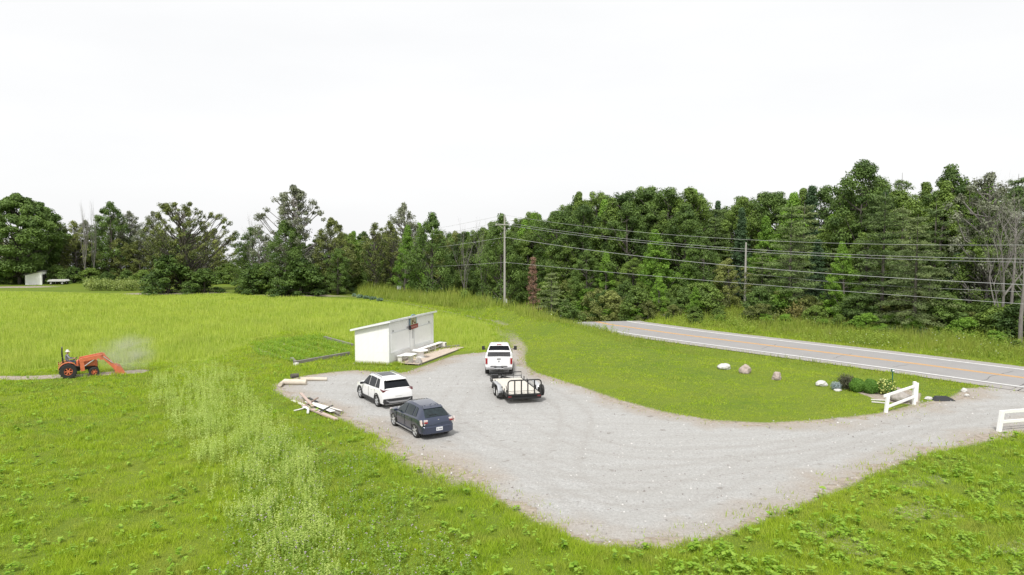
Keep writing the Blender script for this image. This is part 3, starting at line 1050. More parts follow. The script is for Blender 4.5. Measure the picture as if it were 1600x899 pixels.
def broadleaf(name, seed, H=16, Rr=4.6, base=.12, nc=110, per=120, L=.29, shape='round', leaf='leaf_mid', bark='bark', flat=.7, cl=.26, lobes=.25, wd=.6, shell=.5, limbs=.35, trunks=1):
    global rng
    rng = np.random.default_rng(seed); rd = random.Random(seed)
    br = MB()
    lean = rng.normal(0, .03, 2) * H
    top = np.array([lean[0], lean[1], H * .86])
    tr = H * .016 + .05
    for q in range(trunks):
        ox, oy = (rd.uniform(-.5, .5), rd.uniform(-.5, .5)) if q else (0, 0)
        br.tube([(ox, oy, -.4), (ox * 1.2 + lean[0] * .1, oy * 1.2, H * .12), (ox * 2 + lean[0] * .4, oy * 2 + lean[1] * .4, H * .4), (ox * 2.5 + lean[0] * .7, oy * 2.5 + lean[1] * .7, H * .65), (lean[0] + ox * 2, lean[1] + oy * 2, H * .9)],
                [tr * 1.35, tr, tr * .75, tr * .5, tr * .12], 8)
    ph = rng.uniform(0, 2 * np.pi, 5); am = rng.uniform(.3, 1, 5)
    Vs, vs = [], []
    for i in range(nc):
        t = (i + rng.random()) / nc
        t = t ** .85
        if shape == 'round':
            r = (np.sin(np.pi * min(1, t * .88 + .14))) ** .55
        elif shape == 'egg':
            r = max(.12, (1 - t ** 3.2)) ** .62 * (.62 + .38 * min(1, t * 3))
        elif shape == 'bush':
            r = max(.1, (1 - t ** 2.2)) ** .5
        elif shape == 'cone':
            r = max(.08, 1 - t ** 1.7) ** .9
        else:                                  # vase / spreading
            r = .35 + .75 * np.sin(np.pi * min(1, t * .75 + .15))
        az = rng.uniform(0, 2 * np.pi)
        lob = 1 + lobes * sum(am[k] * np.sin((k + 1) * az + ph[k] + t * 3 * (k - 2)) for k in range(5)) / 1.6
        rad = Rr * r * max(.35, lob) * (shell + (1 - shell) * rng.random() ** .5)
        z = H * (base + (1 - base) * t)
        crd = Rr * cl * rng.uniform(.65, 1.25) * (1 - .35 * t)
        rad = max(0, rad - crd * .5)
        c = np.array([lean[0] * t + rad * np.cos(az), lean[1] * t + rad * np.sin(az), z - crd * .4])
        V, v = clump(c, crd, int(per * 1.45 * rng.uniform(.6, 1.3)), L * rng.uniform(.8, 1.15), wd, flat, v0=rng.uniform(.05, .9))
        Vs.append(V); vs.append(v)
        if rng.random() < limbs:
            z0 = max(H * .08, z - rad * rng.uniform(.5, 1.1) - H * .04)
            k0 = z0 / H
            a = Vector((lean[0] * k0, lean[1] * k0, z0)); b = Vector(c.tolist())
            m = a.lerp(b, .5) + Vector((0, 0, -.04 * H * rng.random()))
            m.x += rng.normal(0, .03 * H); m.y += rng.normal(0, .03 * H)
            br.tube([a, m, b], [tr * .42 * (1 - k0 * .5), tr * .24, .015], 5, False)
            for s_ in range(3):
                e = b + Vector(np.clip(rng.normal(0, 1, 3), -1.3, 1.3).tolist()) * crd * .5
                e.z = b.z + abs(e.z - b.z)
                br.tube([m.lerp(b, rng.uniform(.3, .9)), b.lerp(e, .5), e], [tr * .12, .025, .01], 4, False)
    return finish(name, Vs, vs, br, leaf, bark)


def pine(name, seed, H=18, Rr=4.2, base=.12, leaf='needle', step=.9, tuft=60, droop=.05, dense=1.0, L=.38, top=.04, pw=.7):
    global rng
    rng = np.random.default_rng(seed); rd = random.Random(seed)
    br = MB()
    tr = H * .012 + .05
    br.tube([(0, 0, -.4), (0, 0, H * .4), (rd.uniform(-.1, .1), 0, H * .75), (0, 0, H)], [tr * 1.2, tr * .8, tr * .4, .02], 8)
    Vs, vs = [], []
    z = H * base
    while z < H * .985:
        t = (z / H - base) / (1 - base)
        r = Rr * ((1 - t) ** pw) + top * Rr
        nb = max(4, int(6 * dense))
        a0 = rng.uniform(0, 6.28)
        for b in range(nb):
            az = a0 + b * 6.283 / nb + rng.normal(0, .25)
            rl = r * rng.uniform(.55, 1.15)
            zz = z + rng.normal(0, .18)
            n = max(2, int(rl / .7))
            v0 = rng.uniform(.15, .8)
            e = Vector((rl * math.cos(az), rl * math.sin(az), zz - droop * rl + .12 * rl * t))
            if rl > .8 and rng.random() < .7:
                br.tube([(0, 0, zz - .1), (e.x * .5, e.y * .5, zz + .05 * rl), e], [tr * .22 * (1 - t * .6), tr * .12, .01], 4, False)
            for j in range(n):
                f = (j + 1) / n
                if f < .25 and rl > 2: continue
                c = np.array([e.x * f, e.y * f, zz + (e.z - zz) * f ** 1.5])
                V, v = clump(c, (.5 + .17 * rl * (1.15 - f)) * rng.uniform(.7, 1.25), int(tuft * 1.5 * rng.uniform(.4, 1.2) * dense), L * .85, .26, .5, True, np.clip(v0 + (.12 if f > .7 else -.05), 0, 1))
                Vs.append(V); vs.append(v)
        z += step * rng.uniform(.7, 1.25) * (1 - .35 * t)
    return finish(name, Vs, vs, br, leaf, 'bark')


def bare(name, seed, H=15, spread=.5, depth=5, bark='bark_pale', up=.75, r0=None, leaves=0, leaf='leaf_grey', forks=3):
    global rng
    rng = np.random.default_rng(seed); rd = random.Random(seed)
    br = MB(); tips = []

    def grow(p, d, ln, r, lev):
        q = p; pts = [p]; rr = [r]
        for s in range(3):
            d2 = (d + Vector((rd.gauss(0, .12), rd.gauss(0, .12), rd.gauss(0, .06)))).normalized()
            q = q + d2 * ln / 3
            pts.append(q); rr.append(r * (1 - .2 * (s + 1)))
            if lev > 0 and s >= 0:
                for _ in range(1 if lev < depth else forks - 1):
                    if rd.random() < .9:
                        a = rd.uniform(0, 6.28)
                        o = Vector((math.cos(a), math.sin(a), up + rd.uniform(-.2, .6)))
                        nd = (d * (1 - spread) + o.normalized() * spread * 1.3).normalized()
                        grow(q, nd, ln * rd.uniform(.45, .72), r * .45, lev - 1)
        br.tube(pts, rr, 5 if lev > 1 else 3, False)
        if lev <= 1: tips.append(q)
        if lev > 0:
            grow(q, (d + Vector((rd.gauss(0, .2), rd.gauss(0, .2), .1))).normalized(), ln * .62, r * .4, lev - 1)
    grow(Vector((0, 0, -.3)), Vector((0, 0, 1)), H * .42, r0 or H * .014, depth)
    Vs, vs = [], []
    if leaves:
        for tp in tips:
            V, v = clump(np.array(tp), .65, leaves, .28, .6, .7, v0=rng.uniform(.2, .8)); Vs.append(V); vs.append(v)
        return finish(name, Vs, vs, br, leaf, bark)
    me = bpy.data.meshes.new('_trunk_' + name)
    me.from_pydata(br.v, [], br.f); me.materials.append(M[bark]); me.update()
    return None, me


TR = {}
TR['bl1'] = (broadleaf('a', 1, 16, 5.6, .10, 120, 130, shape='egg', leaf='leaf_mid'), 16)
TR['bl2'] = (broadleaf('b', 2, 16, 5.4, .08, 120, 130, shape='round', leaf='leaf_deep'), 16)
TR['bl3'] = (broadleaf('c', 3, 17, 4.9, .10, 120, 120, shape='cone', leaf='leaf_light', lobes=.35), 17)
TR['bl4'] = (broadleaf('d', 4, 17, 5.6, .12, 115, 120, shape='egg', leaf='leaf_deep', lobes=.4), 17)
TR['bl5'] = (broadleaf('e', 5, 15, 5.2, .10, 110, 110, shape='round', leaf='leaf_olive', lobes=.35), 15)
TR['bl6'] = (broadleaf('f', 6, 18, 4.6, .10, 110, 120, shape='cone', leaf='leaf_mid', lobes=.3), 18)
TR['wisp1'] = (broadleaf('g', 8, 17, 4.8, .25, 110, 48, shape='round', leaf='leaf_grey', lobes=.45, limbs=.8, bark='bark_pale', L=.3), 17)
TR['wisp2'] = (broadleaf('h', 9, 17, 4.4, .2, 100, 55, shape='egg', leaf='leaf_olive', lobes=.45, limbs=.7, L=.3), 17)
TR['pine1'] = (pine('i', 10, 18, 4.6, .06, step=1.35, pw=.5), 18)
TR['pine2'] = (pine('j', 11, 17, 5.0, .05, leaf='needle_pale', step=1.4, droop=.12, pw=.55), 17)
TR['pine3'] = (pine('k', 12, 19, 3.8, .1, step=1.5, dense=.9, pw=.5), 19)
TR['spruce1'] = (pine('l', 13, 18, 3.0, .04, leaf='needle_dark', step=.6, tuft=60, droop=.28, pw=.9, top=.0), 18)
TR['spruce2'] = (pine('m', 14, 14, 3.0, .04, leaf='needle_dark', step=.6, tuft=55, droop=.2, pw=.85, top=.0), 14)
TR['rust'] = (pine('n', 15, 11, 2.2, .08, leaf='needle_dead', step=.8, tuft=26, droop=.12), 11)
TR['shrub1'] = (broadleaf('o', 16, 4.5, 2.7, .0, 60, 120, .26, 'bush', 'leaf_mid', cl=.34), 4.5)
TR['shrub2'] = (broadleaf('p', 17, 4.5, 2.9, .0, 60, 120, .26, 'bush', 'leaf_light', cl=.34, lobes=.4), 4.5)
TR['shrub3'] = (broadleaf('q', 18, 5, 2.6, .0, 60, 110, .26, 'bush', 'leaf_deep', cl=.34, lobes=.4), 5)
TR['shrub4'] = (broadleaf('r', 19, 4, 2.6, .0, 50, 100, .24, 'bush', 'leaf_olive', cl=.34, lobes=.4), 4)
TR['dead1'] = (bare('s', 20, 15, .5, 4), 15)
TR['dead2'] = (bare('t', 21, 16, .42, 4, up=1.1), 16)
TR['dead3'] = (bare('u', 22, 15, .55, 5, up=.9, forks=3), 15)
TR['maple'] = (broadleaf('v', 23, 20, 9.3, .16, 330, 190, .42, 'round', 'leaf_deep', cl=.17, lobes=.18, shell=.55), 20)
TR['gnarl'] = (broadleaf('w', 24, 17, 7.0, .10, 240, 70, .30, 'vase', 'leaf_olive', cl=.15, lobes=.33, limbs=.9, shell=.55, trunks=3), 17)
TR['bigwisp'] = (broadleaf('x', 25, 20, 6.6, .2, 190, 62, .34, 'round', 'leaf_grey', cl=.17, lobes=.4, limbs=.8, shell=.5, trunks=2, bark='bark_pale'), 20)
rng = np.random.default_rng(99)


def tree(kind, x, y, h, label, name, cat='tree', group=None, wide=1.0, rot=None, sink=0):
    (cr, tk), H0 = TR[kind]
    s = h / H0
    t = thing(name, label, cat, (x, y, zg1(x, y) - sink), rng.uniform(0, 6.28) if rot is None else rot, group)
    t.scale = (s * wide, s * wide, s)
    if cr is not None:
        c = bpy.data.objects.new('foliage' if cat == 'shrub' else 'crown', cr); col.objects.link(c); c.parent = t
    b = bpy.data.objects.new('stem' if cat == 'shrub' else 'trunk', tk); col.objects.link(b); b.parent = t
    return t


def tree_px(kind, px, Y, top, label, name, **kw):
    x = at_depth(px, Y)
    g = zg1(x, Y)
    return tree(kind, x, Y, z_at(top, Y) - g, label, name, **kw)


# ---- distinct trees, one by one (column, metres away, row of the top)
T = [
 ('maple', 30, 158, 303, 'huge round dark green broadleaf tree at the left edge, beside the small far white shed', 'broadleaf_tree', 1.0),
 ('gnarl', 292, 134, 316, 'gnarled spreading olive tree with open crooked limbs on a bare earth mound', 'broadleaf_tree', .88),
 ('shrub3', 262, 130, 398, 'bushy green growth at the left foot of the gnarled spreading tree', 'shrub', 1.3),
 ('shrub3', 318, 130, 420, 'dark low bush at the right foot of the gnarled spreading tree', 'shrub', 1.6),
 ('bl2', 176, 168, 316, 'dark dense round headed tree rising above the pale trees at the far left', 'broadleaf_tree', .8),
 ('bigwisp', 462, 131, 289, 'tall greyish half bare tree topping the big clump in the left centre', 'broadleaf_tree', .98),
 ('bl2', 447, 125, 345, 'dark green tree in front of the greyish half bare tree', 'broadleaf_tree', .92),
 ('bl5', 515, 131, 340, 'airy olive tree on the right side of the big left centre clump', 'broadleaf_tree', .75),
 ('shrub3', 405, 127, 412, 'dark bush at the left end of the big left centre clump', 'shrub', 1.3),
 ('shrub3', 468, 124, 405, 'dark bush in the middle of the foot of the left centre clump', 'shrub', 1.4),
 ('bl4', 527, 127, 388, 'low dense tree closing the right end of the big left centre clump', 'broadleaf_tree', 1.0),
 ('dead3', 408, 134, 330, 'pale leafless tree at the left side of the left centre clump', 'bare_tree', 1.1),
 ('wisp1', 640, 150, 317, 'tall grey green round topped tree behind the middle trees', 'broadleaf_tree', .8),
 ('bl2', 674, 126, 333, 'dense deep green upright tree left of the taller utility pole', 'broadleaf_tree', .78),
 ('bl3', 632, 129, 352, 'bright green pointed tree left of the dense deep green upright tree', 'broadleaf_tree', .85),
 ('wisp2', 585, 135, 348, 'loose olive tree standing at the left end of the roadside wood', 'broadleaf_tree', .9),
 ('bl2', 782, 122, 335, 'round dark topped tree just behind the top of the taller utility pole', 'broadleaf_tree', .72),
 ('rust', 833, 112, 398, 'rusty brown dead conifer right of the taller utility pole', 'dead_conifer', .62),
 ('pine2', 862, 97, 424, 'short pale pine right of the rusty dead conifer', 'pine_tree', 1.1),
 ('bl4', 1340, 96, 250, 'tallest deep green tree standing above the right part of the wood', 'broadleaf_tree', .85),
 ('bl4', 1372, 104, 275, 'dark tree leaning against the tallest tree on its right', 'broadleaf_tree', .7),
 ('spruce2', 1265, 104, 288, 'small dark pointed spruce tip left of the tallest tree', 'spruce_tree', .8),
 ('pine3', 1405, 100, 270, 'thin topped pine right of the tallest tree', 'pine_tree', .8),
 ('bl2', 1483, 92, 259, 'dark round headed tree near the right end of the wood', 'broadleaf_tree', .75),
 ('bl3', 1323, 83, 378, 'fresh bright green broadleaf tree between the roadside pines', 'broadleaf_tree', .85),
 ('pine2', 1432, 73, 335, 'big pale green pine with sweeping lower boughs close to the road', 'pine_tree', 1.0),
 ('pine1', 1235, 87, 318, 'broad olive green pine right of the shorter utility pole', 'pine_tree', 1.05),
 ('pine1', 1380, 79, 300, 'tall roadside pine left of the big pale green pine', 'pine_tree', .95),
 ('dead3', 1572, 68, 264, 'grey leafless tree with many fine twigs at the right edge of the wood', 'bare_tree', .85),
 ('wisp1', 1545, 76, 268, 'thin greyish leaved tree behind the leafless tree at the right edge', 'broadleaf_tree', .85),
 ('dead2', 133, 160, 312, 'bare pale spire of a dead tree left of the dark round headed tree', 'bare_tree', .5),
 ('dead2', 147, 163, 308, 'second bare spire close to the dark round headed tree', 'bare_tree', .45),
 ('dead1', 725, 128, 330, 'leafless twigs of a dead tree between the upright tree and the taller pole', 'bare_tree', .5),
 ('dead1', 752, 124, 334, 'leafless tree top just left of the taller utility pole', 'bare_tree', .5),
 ('wisp1', 210, 172, 330, 'pale grey thin leaved tree between the round headed tree and the gnarled one', 'broadleaf_tree', .9),
 ('wisp1', 240, 170, 330, 'pale thin leaved tree just left behind the gnarled spreading tree', 'broadleaf_tree', .8),
 ('wisp2', 120, 165, 345, 'loose olive tree right of the huge round tree', 'broadleaf_tree', 1.0),
 ('shrub2', 1190, 91, 462, 'yellow green bush at the foot of the shorter utility pole', 'shrub', .8),
 ('shrub4', 992, 98, 462, 'reddish brown rounded bush at the foot of the wood', 'shrub', 1.3),
 ('shrub3', 880, 97, 468, 'dark rounded bush right of the short pale pine', 'shrub', 1.1),
 ('bl3', 1030, 92, 428, 'bright lime green sapling at the foot of the wood', 'broadleaf_tree', 1.0),
 ('bl3', 1090, 88, 448, 'light green sapling right of the lime green one', 'broadleaf_tree', 1.3),
 ('wisp2', 612, 140, 345, 'thin olive tree between the left end of the wood and the bright pointed tree', 'broadleaf_tree', .8),
]
for kd, px, Y, top, lb, nm, wd in T:
    tree_px(kd, px, Y, top, lb, nm, rot={'maple': 1.9, 'dead3': 2.6}.get(kd), cat={'broadleaf_tree': 'tree', 'pine_tree': 'pine tree', 'spruce_tree': 'spruce tree', 'bare_tree': 'bare tree', 'dead_conifer': 'dead tree', 'shrub': 'shrub'}[nm], wide=wd)

EDGE = ([540, 640, 700, 800, 900, 1000, 1163, 1300, 1450, 1600, 1800], [143, 140, 128, 117, 108, 101, 94, 86, 76, 69, 60])
SKY = ([540, 600, 640, 670, 700, 740, 770, 800, 850, 900, 935, 970, 1015, 1060, 1090, 1120, 1180, 1240, 1270, 1310, 1360, 1400, 1440, 1480, 1520, 1550, 1600, 1700, 1800],
       [365, 362, 352, 352, 362, 366, 352, 342, 325, 305, 297, 303, 293, 302, 295, 315, 308, 298, 296, 294, 292, 292, 288, 278, 292, 278, 270, 262, 255])
KN = {'bl1': 'mid green broadleaf tree', 'bl2': 'deep green round broadleaf tree', 'bl3': 'light green pointed broadleaf tree', 'bl4': 'deep green uneven broadleaf tree',
      'bl5': 'olive broadleaf tree', 'bl6': 'slim mid green broadleaf tree', 'wisp1': 'thin grey green tree', 'wisp2': 'thin olive tree',
      'pine1': 'olive green pine', 'pine2': 'pale green wide pine', 'pine3': 'slim open pine', 'spruce1': 'dark pointed spruce', 'spruce2': 'dark small spruce',
      'shrub1': 'mid green bush', 'shrub2': 'light green bush', 'shrub3': 'deep green bush', 'shrub4': 'olive bush'}


def zone_of(px):
    for lim, nm in ((548, 'its far left end'), (700, 'left end'), (790, 'left of the taller pole'), (960, 'right of the taller pole'), (1160, 'between the two poles'),
                    (1300, 'right of the shorter pole'), (1450, 'its right part'), (9999, 'its right end')):
        if px < lim: return nm


rd = random.Random(5)


def row(off, pitch, kinds, tops, where, wide=(.9, 1.15), px0=545, px1=1760):
    px = px0
    while px < px1:
        Y = float(np.interp(px, *EDGE)) + off + rd.uniform(-2, 2)
        kd = kinds(px)
        if off < 6 and abs(px - 1163) < 22 and Y < 97:
            px += 12
            continue
        while float(dist_line(ROAD, np.array([at_depth(px, Y)]), np.array([Y]))[0]) < 7.5:
            Y += 2
        top = float(tops(px))
        zn = zone_of(px)
        lb = '%s %s, %s' % (KN[kd], where, zn)
        cat = 'shrub' if kd.startswith('shrub') else ('pine tree' if kd.startswith('pine') else 'spruce tree' if kd.startswith('spr') else 'tree')
        nm = {'shrub': 'shrub', 'pine tree': 'pine_tree', 'spruce tree': 'spruce_tree', 'tree': 'broadleaf_tree'}[cat]
        tree_px(kd, px, Y, top, lb, nm, rot={'maple': 1.9, 'dead3': 2.6}.get(kd), cat=cat, group=lb.replace('tree', 'trees').replace('bush', 'bushes').replace('pine ', 'pines ').replace('spruce', 'spruces'), wide=rd.uniform(*wide))
        px += pitch * FPX / Y * rd.uniform(.75, 1.25)


def mixk(px):
    if px < 800: return rd.choice(['bl1', 'bl2', 'bl5', 'wisp2', 'bl6', 'bl3'])
    if px < 1100: return rd.choice(['bl1', 'bl2', 'bl4', 'bl3', 'bl6', 'bl1'])
    if px < 1200: return rd.choice(['bl4', 'pine1', 'pine3', 'bl1', 'spruce1'])
    return rd.choice(['pine1', 'pine2', 'pine3', 'bl1', 'pine1', 'bl3', 'bl4', 'spruce1', 'bl6'])


sk = lambda px: np.interp(px, *SKY)


def top_for(px, h, off):
    Y = float(np.interp(px, *EDGE)) + off
    return 378 + (CAM_H - h) / Y * FPX


row(-1.5, 2.7, lambda p: rd.choice(['shrub1', 'shrub2', 'shrub3', 'shrub4', 'shrub1', 'shrub3']), lambda p: top_for(p, rd.uniform(1.8, 4.0), -1.5), 'at the foot of the wood', (.9, 1.3))
SH_EDGE = ([790, 900, 1000, 1163, 1300, 1450, 1600, 1760], [108, 100, 90, 84, 79, 72, 64, 57])
EDGE_, EDGE = EDGE, SH_EDGE
row(-1.5, 3.2, lambda p: rd.choice(['shrub2', 'shrub2', 'shrub1']), lambda p: top_for(p, rd.uniform(.6, 1.3), -1.5), 'out in the verge weeds', (1.0, 1.7), 860)
row(0, 2.8, lambda p: rd.choice(['shrub2', 'shrub1', 'shrub2', 'shrub4', 'shrub2']), lambda p: top_for(p, rd.uniform(.9, 2.3), 0), 'nearest the verge', (.9, 1.4), 840)
row(4, 3.0, lambda p: rd.choice(['shrub1', 'shrub3', 'shrub2', 'shrub3', 'shrub1', 'shrub4']), lambda p: top_for(p, rd.uniform(2.0, 4.4), 4), 'second line from the verge', (.9, 1.3), 840)
EDGE = EDGE_
row(3.5, 3.6, lambda p: rd.choice(['bl1', 'bl2', 'bl3', 'bl4', 'bl6', 'bl5']) if p < 1150 else rd.choice(['pine1', 'pine2', 'bl1', 'spruce2', 'bl3', 'pine1']),
    lambda p: top_for(p, rd.uniform(6.5, 11.5), 3.5), 'front row of the wood', (.95, 1.25))
row(9, 4.4, mixk, lambda p: sk(p) + rd.uniform(8, 45), 'second row of the wood')
row(15, 3.5, mixk, lambda p: sk(p) + rd.uniform(-5, 16), 'third row of the wood', (.8, 1.05))
row(19, 3.6, mixk, lambda p: sk(p) + rd.uniform(-6, 14), 'fourth row of the wood', (.7, .95))
row(24, 4.0, mixk, lambda p: sk(p) + rd.uniform(-4, 14), 'back of the wood', (.8, 1.05))


# ---- left background
def lrow(Y, px0, px1, pitch, kinds, top, where, grp, wide=(.9, 1.2)):
    px = px0
    while px < px1:
        kd = rd.choice(kinds)
        cat = 'shrub' if kd.startswith('shrub') else 'tree'
        lb = '%s %s' % (KN[kd], where)
        tree_px(kd, px, Y + rd.uniform(-3, 3), top(px), lb, 'shrub' if cat == 'shrub' else 'broadleaf_tree', cat=cat, group=lb.replace('tree', 'trees').replace('bush', 'bushes'), wide=rd.uniform(*wide))
        px += pitch * FPX / Y * rd.uniform(.75, 1.25)


lrow(178, -230, 345, 6, ['bl4', 'wisp2', 'bl5', 'bl1', 'wisp1'], lambda p: (340 if p < 120 else 345) + rd.uniform(-8, 16), 'in the far tree line behind the left field', '')
lrow(170, -230, 335, 5.5, ['bl2', 'bl4', 'bl2', 'bl5'], lambda p: 372 + rd.uniform(-10, 18), 'in the dark lower trees behind the left field', '', (1, 1.4))
lrow(160, -230, 330, 4.2, ['shrub3', 'shrub3', 'shrub1'], lambda p: 424 + rd.uniform(-10, 8), 'under the far tree line at the left', '', (1, 1.5))
lrow(190, 320, 420, 6, ['bl1', 'bl5'], lambda p: 402 + rd.uniform(-6, 6), 'in the low gap behind the gnarled tree', '', (1.1, 1.5))
lrow(162, 330, 400, 4.2, ['shrub2', 'shrub1', 'shrub4'], lambda p: 418 + rd.uniform(-14, 6), 'in the low gap right of the gnarled tree', '', (1, 1.4))
lrow(147, 385, 420, 5, ['bl5', 'bl1'], lambda p: 400 + rd.uniform(-8, 10) - (p - 345) * .3, 'beside the left centre clump on its left', '', (.9, 1.2))
lrow(142, 395, 550, 4.5, ['bl1', 'bl2', 'bl4', 'bl5'], lambda p: 368 + rd.uniform(-20, 20), 'behind the left centre clump', '', (.9, 1.2))
lrow(127, 395, 548, 4, ['shrub3', 'shrub1', 'bl4'], lambda p: 412 + rd.uniform(-16, 12), 'around the foot of the left centre clump', '', (1, 1.3))
lrow(175, 540, 700, 6, ['bl1', 'bl4', 'bl5'], lambda p: 372 + rd.uniform(-12, 14), 'far behind the left end of the wood', '', (1, 1.3))
lrow(150, 540, 660, 4, ['shrub2', 'shrub1', 'shrub3'], lambda p: 425 + rd.uniform(-10, 10), 'beyond the utility box', '', (1, 1.4))
# ------------------------------------------------------------------ vehicles
def pchip(x, X, Y):
    """smooth curve through the stations without overshoot"""
    n = len(X)
    x = min(max(x, X[0]), X[-1])
    i = max(0, min(n - 2, int(np.searchsorted(X, x)) - 1))
    h = [X[j + 1] - X[j] for j in range(n - 1)]; d = [(Y[j + 1] - Y[j]) / h[j] for j in range(n - 1)]

    def m(j):
        if j == 0: return d[0]
        if j == n - 1: return d[-1]
        if d[j - 1] * d[j] <= 0: return 0.0
        return 2 * d[j - 1] * d[j] / (d[j - 1] + d[j])
    t = (x - X[i]) / h[i]
    return float((2 * t ** 3 - 3 * t * t + 1) * Y[i] + (t ** 3 - 2 * t * t + t) * h[i] * m(i) + (3 * t * t - 2 * t ** 3) * Y[i + 1] + (t ** 3 - t * t) * h[i] * m(i + 1))


def ring(st, x):
    """half section of the loft at x: list of (y, z) from bottom centre to top centre"""
    keys = [s[0] for s in st]
    zb, w, zbelt, wr, zr = [pchip(x, keys, [s[i] for s in st]) for i in range(1, 6)]
    return [(0, zb), (w * .80, zb), (w * .955, zb + .07), (w, zb + (zbelt - zb) * .5), (w * .99, zbelt - .08), (w * .955, zbelt),
            (wr, zr - min(.07, (zr - zbelt) * .3 + .012)), (wr * .86, zr - .012), (0, zr)]


def loft_body(st, xs=None):
    m = MB()
    K_ = [s[0] for s in st]
    keys = sorted(set(K_ + [K_[i] + (K_[i + 1] - K_[i]) * f for i in range(len(K_) - 1) for f in ((1 / 3, 2 / 3) if K_[i + 1] - K_[i] > .12 else ())]))
    vs = []; fs = []
    for x in keys:
        h = ring(st, x)
        full = [(x, y, z) for y, z in h] + [(x, -y, z) for y, z in h[-2:0:-1]]
        vs += full
    n = 16
    for i in range(len(keys) - 1):
        for k in range(n):
            fs.append((i * n + k, (i + 1) * n + k, (i + 1) * n + (k + 1) % n, i * n + (k + 1) % n))
    fs.append(tuple(range(n))); L = (len(keys) - 1) * n
    fs.append(tuple(L + k for k in range(n - 1, -1, -1)))
    m.add(vs, fs)
    return m


def side_panel(m, st, sg, b, t, v0=.06, v1=.93, n=8, off=.014, lo=5, hi=6):
    """glass on the flank: b=(x0,x1) along the sill, t=(x0,x1) along the head"""
    vs = []
    for i in range(n + 1):
        f = i / n
        for (x0, x1), v in ((b, v0), (t, v1)):
            x = x0 + (x1 - x0) * f
            h = ring(st, x)
            y = h[lo][0] + (h[hi][0] - h[lo][0]) * v; z = h[lo][1] + (h[hi][1] - h[lo][1]) * v
            vs.append((x, sg * (y + off), z + off * .3))
    m.add(vs, [(2 * i, 2 * i + 1, 2 * i + 3, 2 * i + 2) for i in range(n)])


def top_panel(m, st, xa, xb, ua=.95, ub=.95, n=6, off=.012, nx=8):
    vs = []
    sl = math.atan2(ring(st, xb)[8][1] - ring(st, xa)[8][1], xb - xa)
    for j in range(nx + 1):
        f = j / nx; x = xa + (xb - xa) * f; u = ua + (ub - ua) * f
        h = ring(st, x)
        for i in range(-n, n + 1):
            q = i / n * u
            a = abs(q)
            if a < .86:
                y = h[7][0] / .86 * a; z = h[8][1] + (h[7][1] - h[8][1]) * a / .86
            else:
                g = (a - .86) / .14
                y = h[7][0] + (h[6][0] - h[7][0]) * g; z = h[7][1] + (h[6][1] - h[7][1]) * g
            vs.append((x - math.sin(sl) * off, math.copysign(y, q), z + math.cos(sl) * off))
    W_ = 2 * n + 1
    m.add(vs, [(j * W_ + i, j * W_ + i + 1, (j + 1) * W_ + i + 1, (j + 1) * W_ + i) for j in range(nx) for i in range(W_ - 1)])


def cut_wells(o, wheels, r, depth=.30, half=.9):
    """cut the wheel wells into a closed body"""
    m = MB()
    for x in wheels:
        for sg in (-1, 1):
            m.lathe([(0, -depth / 2), (r, -depth / 2), (r, depth / 2), (0, depth / 2)], (x, sg * (half - depth / 2 + .06), r - .02), 'Y', 28)
    c = m.build('cutter', M['void'])
    b = o.modifiers.new('b', 'BOOLEAN'); b.operation = 'DIFFERENCE'; b.object = c; b.solver = 'EXACT'
    dg = bpy.context.evaluated_depsgraph_get()
    me = bpy.data.meshes.new_from_object(o.evaluated_get(dg))
    o.modifiers.clear()
    old = o.data
    o.data = me
    bpy.data.objects.remove(c)
    if len(me.materials) < 2:
        me.materials.append(M['void'])
    for p in me.polygons:
        for x in wheels:
            cx, cz = p.center.x - x, p.center.z - (r - .02)
            if math.hypot(cx, cz) < r + .01 and abs(p.center.y) < half - .012 and (abs(p.normal.z) < .99 or p.center.z > .3):
                if abs(p.center.y) > half - depth - .02:
                    p.material_index = 1


def shade(o, ang=32):
    bm = bmesh.new(); bm.from_mesh(o.data)
    for f in bm.faces: f.smooth = True
    for e in bm.edges:
        e.smooth = not (len(e.link_faces) == 2 and e.calc_face_angle(0) > R(ang))
    bm.to_mesh(o.data); bm.free()


def wheel(parent, x, y, r, w, rimr, spokes=5, rimmat='alloy', name='wheel', sg=1):
    """tyre with a rim child; the outside faces sg*y"""
    m = MB()
    m.lathe([(rimr, -w / 2), (r * .93, -w / 2), (r, -w * .36), (r, w * .36), (r * .93, w / 2), (rimr, w / 2), (rimr, -w / 2)], axis='Y', n=32)
    t = m.build(name, M['rubber'], parent, (x, y, r), smooth=40)
    k = MB()
    o = sg * w * .40
    k.lathe([(rimr * 1.02, o), (rimr * .9, o + sg * .01), (rimr * .86, o - sg * .05), (0, o - sg * .05)], axis='Y', n=28)
    for i in range(spokes):
        a = i * 2 * math.pi / spokes
        c, s_ = math.cos(a), math.sin(a)
        k.bar((c * rimr * .12, o - sg * .01, s_ * rimr * .12), (c * rimr * .9, o, s_ * rimr * .9), rimr * .26, .03, up=(0, 1, 0))
    k.lathe([(0, o + sg * .02), (rimr * .2, o + sg * .015), (rimr * .2, o - sg * .05)], axis='Y', n=14)
    rm = k.build('rim', M[rimmat], t, smooth=35)
    d = MB(); d.lathe([(rimr * .84, o - sg * .045), (0, o - sg * .044)], axis='Y', n=24)
    d.build('brake_disc', M['void'], t)
    return t


def mirror(parent, x, y, z, mat, sg, s=1.0):
    m = MB()
    m.box((x, y + sg * .12 * s, z), (.10 * s, .19 * s, .13 * s))
    m.bar((x + .03, y - sg * .05, z - .05), (x, y + sg * .08, z - .01), .05, .04)
    m.build('wing_mirror', mat, parent, smooth=60, bevel=.03 * s)


